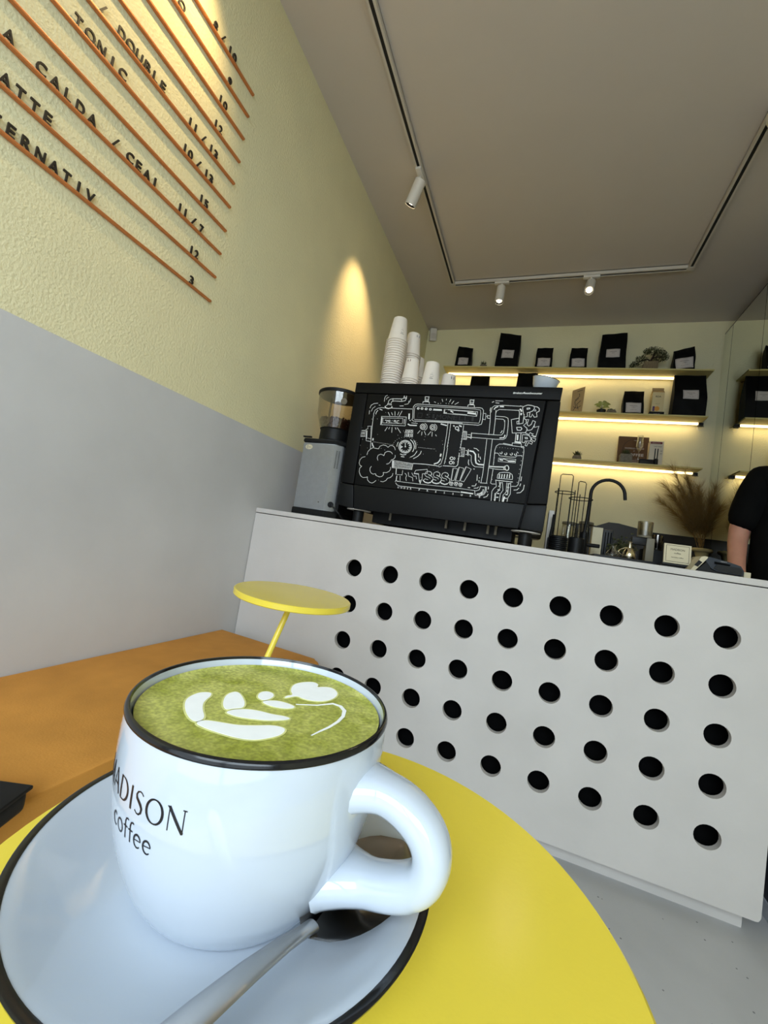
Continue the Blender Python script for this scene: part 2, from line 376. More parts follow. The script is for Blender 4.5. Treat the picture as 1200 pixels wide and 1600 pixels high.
# ------------------------------------------------------------------ service counter with round holes
U = 0.15; HX = [(i + 3.356) * U for i in range(9)]; HZ = [(5.25 - j * 0.93315) * U for j in range(5)]; HR = 0.0335
ctr = empty('service_counter', (0.92, 0.31, 0), 'pale grey plaster service counter with rows of round holes in its front', 'counter')
def holed_panel():
    b = MB(); x0, x1, z0, z1 = 0.004, 1.838, 0.055, 0.9455; t = 0.020; N = 24
    xs = [x0] + [(HX[i] + HX[i + 1]) / 2 for i in range(8)] + [1.765]
    xs[0] = 0.42; zs = [0.83] + [(HZ[j] + HZ[j + 1]) / 2 for j in range(4)] + [0.155]
    def quad(xa, xb, za, zb):
        for y, o in ((0.0, 0), (t, 1)):
            q = [(xa, y, za), (xb, y, za), (xb, y, zb), (xa, y, zb)]; b.add(q, [(0, 1, 2, 3) if o == 0 else (3, 2, 1, 0)])
    for i in range(9):
        for j in range(5):
            xa, xb, zb, za = xs[i], xs[i + 1], zs[j], zs[j + 1]; cx, cz = HX[i], HZ[j]
            out = []; inn = []
            for k in range(N):
                a = 2 * PI * (k + 0.5) / N; c, s = math.cos(a), math.sin(a)
                tx = ((xb - cx) / c if c > 0 else (xa - cx) / c); tz = ((zb - cz) / s if s > 0 else (za - cz) / s)
                tt = min(tx, tz); out.append((cx + tt * c, cz + tt * s)); inn.append((cx + HR * c, cz + HR * s))
            cor = {}
            for k in range(N):                       # insert the corners
                a0 = 2 * PI * (k + 0.5) / N; a1 = a0 + 2 * PI / N
                for (qx, qz) in ((xa, za), (xb, za), (xb, zb), (xa, zb)):
                    aq = math.atan2(qz - cz, qx - cx) % (2 * PI)
                    if a0 < aq < a1 or a0 < aq + 2 * PI < a1: cor[k] = (qx, qz)
            for y, fl in ((0.0, 0), (t, 1)):
                for k in range(N):
                    k2 = (k + 1) % N; poly = [out[k]] + ([cor[k]] if k in cor else []) + [out[k2], inn[k2], inn[k]]
                    b.add([(p[0], y, p[1]) for p in poly], [tuple(range(len(poly)))])
            b.lathe([(HR, 0), (HR, t)], (cx, 0, cz), N, axis=(0, 1, 0)) if False else \
                b.add([(p[0], 0, p[1]) for p in inn] + [(p[0], t, p[1]) for p in inn], [(k, (k + 1) % N, N + (k + 1) % N, N + k) for k in range(N)])
    # margins round the holed field (right end has rounded lower corner)
    for y in (0.0, t):
        for pl in ([(x0, z0), (xs[0], z0), (xs[0], z1), (x0, z1)], [(xs[0], zs[0]), (1.765, zs[0]), (1.765, z1), (xs[0], z1)],
                   [(xs[0], z0), (1.765, z0), (1.765, zs[5]), (xs[0], zs[5])],
                   [(1.765, z0), (1.826, z0), (1.833, z0 + 0.002), (1.838, z0 + 0.012), (1.838, z1), (1.765, z1)]):
            b.add([(p[0], y, p[1]) for p in pl], [tuple(range(len(pl)))])
    rim = [(x0, z0), (1.826, z0), (1.833, z0 + 0.002), (1.838, z0 + 0.012), (1.838, z1), (x0, z1)]; n = len(rim)
    b.add([(p[0], 0, p[1]) for p in rim] + [(p[0], t, p[1]) for p in rim], [(k, (k + 1) % n, n + (k + 1) % n, n + k) for k in range(n)])
    bb = bmesh.new(); vv = [bb.verts.new(p) for p in b.v]
    for f in b.f:
        try: bb.faces.new([vv[i] for i in f])
        except ValueError: pass
    bmesh.ops.remove_doubles(bb, verts=bb.verts[:], dist=1e-5); r = MB(); r.bm(bb); return r
holed_panel().build('front_panel', M['counter'], ctr, True, angle=25)
MB().box(0.002, 1.842, 0.0, 0.64, 0.9485, ZC, 0.002).build('top_slab', M['counter'], ctr)
MB().box(0.004, 1.8165, 0.045, 0.60, 0.0, 0.062).build('plinth', M['counter'], ctr)
MB().box(1.818, 1.838, 0.021, 0.62, 0.062, 0.9455).build('side_panel', M['counter'], ctr)
MB().box(0.004, 1.816, 0.075, 0.62, 0.063, 0.9455).build('hole_shade_block', M['deep_black'], ctr, label='black block giving the shade seen through the round holes')  # near-black block; the dark of the hollow counter is put in its colour

# low dark cabinet right of the counter
cb = empty('side_cabinet', (2.14, 0.3, 0), 'dark navy low cabinet with pale skirting right of the grey counter', 'cabinet')
MB().box(1.908, 2.545, 0.02, 0.46, 0.04, 0.90, 0.003).build('carcass', M['cabinet_dark'], cb)
MB().box(1.904, 2.545, 0.015, 0.45, 0.0, 0.045).build('skirting', M['skirting'], cb)

# tall mirrored cupboard on the right
mc = empty('mirror_cupboard', (2.40, 1.47, 0), 'tall cupboard with full height mirror doors at the right wall', 'cupboard')
MB().box(2.262, 2.545, 0.93, 2.012, 0.0, 2.775).build('carcass', M['splash'], mc, False)
for y0, y1 in ((1.8785, 2.012), (1.4205, 1.8735), (0.93, 1.4155)):
    d = MB().box(2.250, 2.2615, y0, y1, 0.06, 2.768).build('mirror_door', M['mirror'], mc, False)
MB().box(2.251, 2.2615, 0.93, 2.012, 2.769, 2.776).build('top_strip', M['black'], mc, False)

# ------------------------------------------------------------------ bench
bn = empty('bench', (0.25, -1.4, 0), 'long orange tan suede bench along the grey left wall', 'bench')
def slab(x0, x1, y0, y1, z0, z1, rc, re):
    b = bmesh.new(); pts = []
    def cor(cx, cy, a0):
        for k in range(7): a = math.radians(a0 + 15 * k); pts.append((cx + rc * math.cos(a), cy + rc * math.sin(a)))
    pts.append((x0, y0)); pts.append((x1, y0)); cor(x1 - rc, y1 - rc - 0.05, 0); pts.append((x0, y1))
    bot = [b.verts.new((x, y, z0)) for x, y in pts]; top = [b.verts.new((x, y, z1)) for x, y in pts]; n = len(pts)
    b.faces.new(bot[::-1]); tf = b.faces.new(top)
    for i in range(n): b.faces.new((bot[i], bot[(i + 1) % n], top[(i + 1) % n], top[i]))
    bmesh.ops.bevel(b, geom=list(tf.edges), offset=re, segments=4, affect='EDGES', profile=0.5)
    return MB().bm(b)
slab(0.004, 0.50, -2.5, -0.085, 0.33, 0.455, 0.035, 0.014).build('cushion', M['leather'], bn)
MB().box(0.004, 0.40, -2.48, -0.16, 0.0, 0.33).build('base', M['black'], bn)

# ------------------------------------------------------------------ small yellow tables
def make_table():
    t = empty('side_table', (0, 0, 0), '', 'table', 'round yellow side tables')
    R = 0.1374; MB().lathe([(0.001, 0.745), (R - 0.002, 0.745), (R, 0.747), (R, 0.757), (R - 0.002, 0.759), (0.001, 0.759)], n=96).build('table_top', M['table'], t)
    MB().cyl((0, 0, 0.7445), (-0.04, -0.29, 0.012), 0.0068, n=20).build('stem', M['table'], t)
    MB().lathe([(0.001, 0.0), (0.105, 0.0), (0.105, 0.010), (0.103, 0.012), (0.001, 0.012)], (-0.04, -0.29, 0), n=64).build('base_plate', M['table'], t)
    return t
tb = make_table(); tb.location = (1.079, -1.3295, 0); tb['label'] = 'near round yellow metal table carrying the white cup and saucer'
tb2 = copy_tree(tb); tb2.location = (0.632, -0.622, -0.004); tb2.rotation_euler = Euler((0.012, 0.038, 0))
tb2.location = (0.632 - 0.03, -0.618, -0.0035); tb2['label'] = 'far round yellow table with slanted stem beside the orange bench'

# ------------------------------------------------------------------ cup, saucer, spoon
CX, CY = 1.0493, -1.3408; CZ = 0.7670
CP = [(0.0, 0.0385), (0.002, 0.0405), (0.007, 0.0437), (0.013, 0.0466), (0.021, 0.0496), (0.030, 0.0521), (0.040, 0.0537), (0.050, 0.0545), (0.058, 0.0547), (0.065, 0.0546), (0.0700, 0.0542)]
def cup_r(z):
    z -= CZ
    for (a, ra), (b, rb) in zip(CP, CP[1:]):
        if a <= z <= b: return ra + (rb - ra) * (z - a) / (b - a)
    return CP[0][1] if z < 0 else CP[-1][1]
def smooth_prof(p, n=4):
    o = []
    for i in range(len(p) - 1):
        p0 = p[max(i - 1, 0)]; p1 = p[i]; p2 = p[i + 1]; p3 = p[min(i + 2, len(p) - 1)]
        for k in range(n):
            t = k / n; o.append(tuple(0.5 * (2 * p1[c] + (p2[c] - p0[c]) * t + (2 * p0[c] - 5 * p1[c] + 4 * p2[c] - p3[c]) * t * t + (3 * p1[c] - p0[c] - 3 * p2[c] + p3[c]) * t ** 3) for c in (0, 1)))
    return o + [p[-1]]
cup = empty('cup', (CX, CY, CZ), 'white porcelain cup of green matcha latte with black rim', 'cup')
outer = smooth_prof([(r, z) for z, r in CP])
prof = [(0.0, 0.003), (0.036, 0.003), (0.0365, 0.0)] + outer + [(0.0540, 0.0716), (0.0533, 0.0718), (0.0526, 0.070), (0.0515, 0.066), (0.0508, 0.060), (0.0495, 0.045), (0.043, 0.022), (0.034, 0.010), (0.0, 0.007)]
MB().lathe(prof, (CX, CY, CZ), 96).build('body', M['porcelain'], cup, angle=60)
MB().ring([(0.0529, 0.0709), (0.0533, 0.0721), (0.0540, 0.0721), (0.0546, 0.0713), (0.0549, 0.0702), (0.0548, 0.0698), (0.0542, 0.0700), (0.0538, 0.0708)], (CX, CY, CZ), 96).build('rim_band', M['rim_black'], cup, angle=60, label='black band round the rim')
ZM = 0.8343
MB().lathe([(0.0, 0.0), (0.045, 0.0), (0.0500, 0.0002), (0.0513, 0.0009)], (CX, CY, ZM), 96, caps=False).build('matcha_latte', M['matcha'], cup, label='green matcha latte filling the cup')
ART = [[(-24.2, -22.5), (-28.5, -17.6), (-29.9, -12.6), (-29.5, -7.7), (-26.0, -5.0), (-23.6, -7.7), (-22.4, -12.1), (-20.6, -15.9), (-16.5, -20.5), (-11.8, -24.2), (-10.3, -26.6), (-10.4, -29.5), (-13.3, -29.9), (-18.6, -27.0)], [(-10.4, -30.9), (-9.8, -26.9), (-4.6, -24.7), (2.8, -22.4), (8.7, -18.0), (13.5, -13.6), (18.0, -12.4), (20.0, -14.2), (20.5, -18.4), (18.1, -23.4), (14.8, -27.6), (9.2, -30.1), (1.2, -31.2), (-5.4, -31.5)], [(-15.5, -9.5), (-19.2, -3.6), (-19.8, 1.4), (-17.9, 3.6), (-12.7, 0.4), (-7.6, -4.3), (-5.3, -8.4), (-7.7, -11.3), (-9.4, -14.4), (-11.9, -13.2)], [(-8.2, -15.8), (-7.1, -12.1), (-3.3, -8.3), (1.9, -6.3), (7.3, -5.7), (12.5, -3.7), (15.8, -3.7), (15.3, -6.0), (9.9, -11.2), (5.3, -13.6), (3.0, -14.7), (-1.9, -16.6), (-6.5, -16.7)], [(-8.7, 6.0), (-10.2, 10.3), (-8.4, 13.5), (-4.9, 13.2), (-2.7, 10.6), (-2.3, 7.0), (-3.3, 3.5), (-6.4, 3.8)], [(-3.4, 2.2), (-1.6, 5.1), (1.6, 7.6), (6.6, 8.3), (11.3, 7.4), (10.9, 4.9), (7.9, 2.3), (3.4, 0.9), (-0.7, 0.9)], [(-0.7, 21.8), (-3.6, 28.2), (-3.3, 33.3), (-0.6, 38.0), (2.7, 40.4), (6.0, 38.7), (6.8, 34.6), (9.9, 38.7), (13.8, 40.0), (18.4, 36.4), (20.2, 31.5), (20.1, 26.2), (17.8, 21.2), (13.7, 18.5), (9.3, 17.5), (5.1, 18.6), (3.6, 15.2), (1.8, 12.0), (1.4, 15.3), (3.3, 18.0)]]
ART_LINE = [(9.7, 10.1), (17.8, 16.0), (22.6, 22.6), (26.8, 22.4), (30.4, 19.2), (32.5, 13.3), (33.0, 7.2), (32.3, -0.1), (31.0, -5.4), (29.9, -10.9)]
la = MB()
def artf(u, v, d): return (CX + u / 1000, CY + v / 1000, ZM + 0.0001 + d)
for pl in ART:                                   # rounded outlines: Chaikin corner cutting
    for _ in range(2):
        q = []
        for i in range(len(pl)):
            a, b = pl[i], pl[(i + 1) % len(pl)]; q += [(a[0] * .75 + b[0] * .25, a[1] * .75 + b[1] * .25), (a[0] * .25 + b[0] * .75, a[1] * .25 + b[1] * .75)]
        pl = q
    la.prism(pl, 0.0, 0.00025, artf)
la.ribbon([(x / 1, y / 1) for x, y in ART_LINE], [0.5, 0.8, 1.4, 1.9, 1.9, 1.6, 1.4, 1.2, 0.9, 0.5], artf, 0.00015)
le = MB()
for pl in ART:
    gx_ = sum(p[0] for p in pl) / len(pl); gy_ = sum(p[1] for p in pl) / len(pl)
    for _ in range(2):
        q = []
        for i in range(len(pl)):
            a, b = pl[i], pl[(i + 1) % len(pl)]; q += [(a[0] * .75 + b[0] * .25, a[1] * .75 + b[1] * .25), (a[0] * .25 + b[0] * .75, a[1] * .25 + b[1] * .75)]
        pl = q
    n_ = len(pl); o_ = []
    ar = sum(pl[i][0] * pl[(i + 1) % n_][1] - pl[(i + 1) % n_][0] * pl[i][1] for i in range(n_)); sg_ = 1 if ar > 0 else -1
    for i in range(n_):
        t = Vector((pl[(i + 1) % n_][0] - pl[i - 1][0], pl[(i + 1) % n_][1] - pl[i - 1][1])); t.normalize(); o_.append((pl[i][0] + t.y * sg_ * 0.75, pl[i][1] - t.x * sg_ * 0.75))
    le.prism(o_, 0.0, 0.00016, artf)
le.build('latte_art_edge', M['foam_edge'], cup, False, label='pale green blended edge of the foam pattern')
la.build('latte_art', M['foam'], cup, False, label='white poured foam pattern of leaves and a heart')
hz = [(0.0500, 0.8190), (0.0580, 0.8202), (0.0660, 0.8198), (0.0735, 0.8172), (0.0795, 0.8128), (0.0826, 0.8070), (0.0826, 0.8010), (0.0795, 0.7955), (0.0738, 0.7915), (0.0668, 0.7886), (0.0590, 0.7864), (0.0515, 0.7848), (0.0450, 0.7835)]
HA = math.radians(-4); hp = smooth_prof(hz, 4)
hb = MB(); P = hp; vs = []; NS = 16
for i, (r, z) in enumerate(P):
    a = P[max(i - 1, 0)]; b = P[min(i + 1, len(P) - 1)]; t = Vector((b[0] - a[0], b[1] - a[1])).normalized(); nrm = Vector((-t.y, t.x))
    s = i / (len(P) - 1); fl = 1 + 0.75 * max(0, 1 - s / 0.14) ** 1.5 + 0.9 * max(0, 1 - (1 - s) / 0.2) ** 1.5
    wt = 0.0088 * fl; th = 0.0062 * (1 + 0.45 * (fl - 1)) * (1.0 + 0.12 * math.sin(PI * s))
    for j in range(NS):
        an = 2 * PI * j / NS; c, sn = math.cos(an), math.sin(an)
        c = math.copysign(abs(c) ** 0.85, c); sn = math.copysign(abs(sn) ** 0.85, sn)
        rr = r + nrm.x * th * sn; zz = z + nrm.y * th * sn; tt = wt * c
        vs.append((CX + rr * math.cos(HA) - tt * math.sin(HA), CY + rr * math.sin(HA) + tt * math.cos(HA), zz))
n = len(P); fs = [(i * NS + j, i * NS + (j + 1) % NS, (i + 1) * NS + (j + 1) % NS, (i + 1) * NS + j) for i in range(n - 1) for j in range(NS)]
fs += [tuple(range(NS)), tuple((n - 1) * NS + j for j in range(NS))]
hb.add(vs, fs).build('handle', M['porcelain'], cup, angle=80)
# lettering round the cup, drawn as thick and thin strokes
def ell(cx, cy, rx, ry, a0, a1, n=14): return [(cx + rx * math.cos(math.radians(a0 + (a1 - a0) * i / n)), cy + ry * math.sin(math.radians(a0 + (a1 - a0) * i / n))) for i in range(n + 1)]
K, T_ = 0.135, 0.05
GL = {'M': (1.02, [([(.10, 0), (.17, 1)], T_), ([(.17, 1), (.50, .02)], K), ([(.50, 0), (.84, 1)], T_), ([(.84, 1), (.92, 0)], K), ([(.03, .01), (.18, .01)], T_), ([(.84, .01), (1.0, .01)], T_)]),
      'A': (.80, [([(.04, 0), (.38, 1)], T_), ([(.38, 1), (.76, 0)], K), ([(.15, .34), (.60, .34)], T_)]),
      'D': (.86, [([(.12, 0), (.12, 1)], K), ([(.12, .98)] + ell(.30, .5, .48, .48, 90, -90, 18) + [(.12, .02)], [T_] * 3 + [.07, .09, .11, .125] + [K] * 7 + [.125, .11, .09, .07] + [T_] * 3)]),
      'I': (.30, [([(.15, 0), (.15, 1)], K)]),
      'S': (.62, [([(.54, .86), (.44, .95), (.32, .98), (.18, .92), (.11, .79), (.15, .66), (.30, .55), (.43, .44), (.51, .31), (.48, .14), (.36, .03), (.22, .02), (.08, .12)], [.05, .05, .05, .08, .11, .13, .14, .14, .13, .11, .08, .05, .05])]),
      'O': (1.02, [(ell(.51, .5, .43, .50, 60, 420, 28), [T_ + (K - T_) * abs(math.cos(math.radians(60 + 360 * i / 28))) for i in range(29)])]),
      'N': (.92, [([(.12, 0), (.12, 1)], T_), ([(.10, 1), (.80, .02)], K), ([(.80, 0), (.80, 1)], T_), ([(.02, .99), (.14, .99)], T_), ([(.72, .99), (.90, .99)], T_)]),
      'c': (.50, [(ell(.29, .31, .23, .30, 50, 310, 14), [.06 + .05 * math.sin(PI * i / 14) for i in range(15)])]),
      'o': (.60, [(ell(.30, .31, .24, .30, 0, 360, 20), .085)]),
      'f': (.34, [([(.15, 0), (.15, .78), (.20, .93), (.30, .98), (.40, .95)], [.1, .1, .09, .07, .06]), ([(.02, .58), (.34, .58)], .06)]),
      'e': (.54, [([(.06, .33), (.48, .36)] + ell(.28, .31, .22, .30, 15, 315, 14), [.05, .05] + [.06 + .045 * math.sin(PI * i / 14) for i in range(15)])])}
def cup_text(word, size, az0, z0, r, gap, stretch=1.0):
    b = MB(); u = 0.0
    for ch in word:
        adv, st = GL[ch]
        for pts, w in st:
            q = []; ww = []
            for i in range(len(pts) - 1):          # subdivide so strokes hug the cup
                m = 4 if len(pts) < 4 else 1
                for k in range(m):
                    t = k / m; q.append((pts[i][0] + (pts[i + 1][0] - pts[i][0]) * t, pts[i][1] + (pts[i + 1][1] - pts[i][1]) * t)); ww.append(w[i] if isinstance(w, list) else w)
            q.append(pts[-1]); ww.append(w[-1] if isinstance(w, list) else w)
            def f(x, y, d):
                z = z0 + y; rr = cup_r(z) + 0.00012 + d; a = math.radians(az0) + x / r
                return (CX + rr * math.cos(a), CY + rr * math.sin(a), z)
            b.ribbon([((u + x) * size * stretch, y * size) for x, y in q], [x * size for x in ww], f, 0.00006)
        u += adv + gap
    return b
cup_text('MADISON', 0.0076, -128.5, 0.8142, 0.0562, 0.10, 1.08).build('lettering', M['print'], cup, False, label='black serif word MADISON')
cup_text('coffee', 0.0072, -115.5, 0.8035, 0.0558, 0.06, 1.12).build('lettering', M['print'], cup, False, label='black word coffee under the name')

sau = empty('saucer', (CX, CY, 0.759), 'white porcelain saucer with black edge on the yellow table', 'saucer')
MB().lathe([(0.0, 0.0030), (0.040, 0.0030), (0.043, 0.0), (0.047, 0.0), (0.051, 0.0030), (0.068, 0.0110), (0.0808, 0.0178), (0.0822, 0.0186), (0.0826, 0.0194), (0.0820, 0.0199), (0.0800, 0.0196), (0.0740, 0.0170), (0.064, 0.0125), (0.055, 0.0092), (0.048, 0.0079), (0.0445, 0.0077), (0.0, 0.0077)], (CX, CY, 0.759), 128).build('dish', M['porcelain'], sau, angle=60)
MB().ring([(0.0796, 0.0196), (0.0820, 0.0201), (0.0828, 0.0195), (0.0824, 0.0184), (0.0818, 0.0192), (0.0800, 0.0193)], (CX, CY, 0.759), 128).build('rim_band', M['rim_black'], sau, angle=60, label='black band round the saucer edge')

sp = empty('spoon', (1.098, -1.345, 0.768), 'steel teaspoon lying on the saucer behind the cup handle', 'spoon')
def loft(sec):                                     # sections: centre, tangent dir (xy), half width, half thickness, dish
    b = MB(); n = 14; vs = []
    for c, d, w, h, dish in sec:
        d = Vector((d[0], d[1], 0)).normalized(); sd = Vector((-d.y, d.x, 0)); c = Vector(c)
        for j in range(n):
            a = 2 * PI * j / n; u = math.cos(a); v = math.sin(a)
            vs.append(c + sd * (w * u) + Vector((0, 0, h * v + dish * (u * u - 1))))
    k = len(sec)
    return b.add(vs, [(i * n + j, i * n + (j + 1) % n, (i + 1) * n + (j + 1) % n, (i + 1) * n + j) for i in range(k - 1) for j in range(n)] + [tuple(range(n)), tuple((k - 1) * n + j for j in range(n))])
d0 = (0.19, 0.98)
A0 = Vector((1.0950, -1.3640, 0.7765)); A1 = Vector((1.1125, -1.3055, 0.7785)); D = (A1 - A0)
bowl = []
for i in range(15):
    s = i / 14; w = 0.0182 * math.sqrt(max(0.0, 1 - (2 * s - 1) ** 2)) * (0.90 + 0.14 * s); c = A0 + D * s
    bowl.append((c, D, max(w, 0.0024), 0.0006, 0.0040 * math.sqrt(max(0.0, 1 - (2 * s - 1) ** 2))))
loft(bowl).build('bowl', M['steel'], sp, angle=70)
hd = [((1.0960, -1.3600, 0.7768), 0.0026, 0.0016), ((1.0945, -1.3655, 0.7780), 0.0025, 0.0016), ((1.0920, -1.3730, 0.7792), 0.0031, 0.0013), ((1.0880, -1.3870, 0.7808), 0.0040, 0.0011), ((1.0840, -1.4030, 0.7822), 0.0047, 0.0010), ((1.0800, -1.4200, 0.7832), 0.0053, 0.0010), ((1.0765, -1.4360, 0.7842), 0.0072, 0.0009), ((1.0745, -1.4440, 0.7847), 0.0058, 0.0008), ((1.0735, -1.4480, 0.7849), 0.0025, 0.0006)]
loft([(c, (0.22, 0.97), w, h, 0) for c, w, h in hd]).build('handle', M['brushed'], sp, angle=70)

# black bag lying on the bench
bg = empty('bag', (0.40, -1.16, 0.455), 'black leather bag corner lying on the orange bench at the left edge', 'bag')
BGM = Matrix.Translation((0.526, -1.072, 0)) @ Matrix.Rotation(math.radians(22), 4, 'Z')
MB().box(-0.33, -0.003, -0.255, -0.002, 0.4565, 0.486, 0.010, 4).xf(BGM).build('body', M['black'], bg)
MB().box(-0.332, 0.0, -0.257, 0.0, 0.4855, 0.4915, 0.0028, 3).xf(BGM).build('flap', M['black'], bg)
# ------------------------------------------------------------------ espresso machine
mx = empty('espresso_machine', (0.755, 0.35, ZC), 'large black espresso machine with white chalk drawing of pipes on its back', 'coffee machine')
FYM = 0.100
def fxz(u, v, d): return (u, FYM - d, v)
def plate(poly, y0, y1, name, m, r=0.002):
    b = bmesh.new(); n = len(poly)
    f = [b.verts.new((x, y0, z)) for x, z in poly]; k = [b.verts.new((x, y1, z)) for x, z in poly]
    b.faces.new(f); b.faces.new(k[::-1])
    for i in range(n): b.faces.new((f[i], f[(i + 1) % n], k[(i + 1) % n], k[i]))
    bmesh.ops.recalc_face_normals(b, faces=b.faces[:])
    if r: bmesh.ops.bevel(b, geom=b.edges[:], offset=r, segments=2, affect='EDGES', profile=0.6)
    return MB().bm(b).build(name, m, mx)
plate([(0.4010, 1.1290), (1.0975, 1.1245), (1.1235, 1.5190), (0.3975, 1.5290)], 0.100, 0.112, 'drawing_panel', M['machine'])
plate([(0.4180, 1.0250), (1.0850, 1.0310), (1.0965, 1.1215), (0.4008, 1.1262)], 0.098, 0.112, 'lower_panel', M['machine_lower'])
plate([(0.3340, 1.5320), (1.1740, 1.5215), (1.1770, 1.5700), (0.3340, 1.5780)], 0.096, 0.115, 'top_strip', M['machine'], 0.004)
for nm, pl in (('upper_cheek', [(0.3320, 1.1330), (0.3980, 1.1292), (0.3945, 1.5290), (0.3335, 1.5295)]), ('lower_cheek', [(0.3335, 1.0340), (0.4150, 1.0250), (0.3980, 1.1262), (0.3320, 1.1300)]),
               ('upper_cheek', [(1.1035, 1.1250), (1.1745, 1.1320), (1.1755, 1.5190), (1.1290, 1.5190)]), ('lower_cheek', [(1.0905, 1.0310), (1.1715, 1.0290), (1.1745, 1.1290), (1.1025, 1.1220)])):
    plate(pl, 0.097, 0.62, nm, M['machine_lower'] if 'lower' in nm else M['machine'], 0.006)
MB().box(0.393, 1.110, 0.1125, 0.60, 1.035, 1.522, 0.004).build('body', M['machine'], mx)
MB().box(1.08, 1.135, 0.1130, 0.118, 1.13, 1.521).build('backing_strip', M['deep_black'], mx)
MB().box(0.340, 1.170, 0.1155, 0.615, 1.5225, 1.572, 0.004).build('cup_tray', M['machine'], mx)
for x in (0.418, 1.112):
    for y in (0.155, 0.56):
        ft = MB().cyl((x, y, ZC), (x, y, 1.022), 0.024, n=24, bev=0.002).build('foot', M['black'], mx)
        MB().lathe([(0.001, 0), (0.052, 0), (0.054, 0.002), (0.052, 0.004), (0.001, 0.004)], (x, y, 1.0225), 32).build('foot_flange', M['white_metal'], ft, label='pale round flange above the foot')
MB().box(0.47, 1.05, 0.60, 0.80, 1.03, 1.07, 0.004).build('drip_tray', M['steel'], mx)
for x in (0.60, 0.92):
    MB().cyl((x, 0.70, 1.24), (x, 0.70, 1.34), 0.036, n=24, bev=0.004).build('group_head', M['steel'], mx)
    pf = MB().cyl((x, 0.70, 1.205), (x, 0.70, 1.238), 0.037, n=24, bev=0.003).build('portafilter', M['steel'], mx)
    MB().tube([(x, 0.738, 1.222), (x, 0.80, 1.218), (x, 0.87, 1.205)], [0.010, 0.013, 0.011], 12).build('handle', M['black'], pf)
    MB().box(x - 0.05, x + 0.05, 0.621, 0.745, 1.341, 1.40, 0.006).build('group_cover', M['steel'], mx)
MB().tube([(1.13, 0.63, 1.36), (1.14, 0.68, 1.34), (1.145, 0.72, 1.18), (1.147, 0.74, 1.10)], 0.005, 10).build('steam_wand', M['steel'], mx)
# what is seen under the body, on the counter
MB().box(0.46, 1.06, 0.22, 0.54, 0.984, 1.034).build('gap_shade_pan', M['black'], mx)  # black pan enlarged to darken the gap, shade put in as a solid
for x, y in ((0.56, 0.17), (0.80, 0.19), (0.88, 0.17), (0.97, 0.18), (1.0, 0.18)):
    MB().cyl((x, y, 1.0), (x, y, 1.034), 0.005, n=10).build('valve_stub', M['stone'], mx)
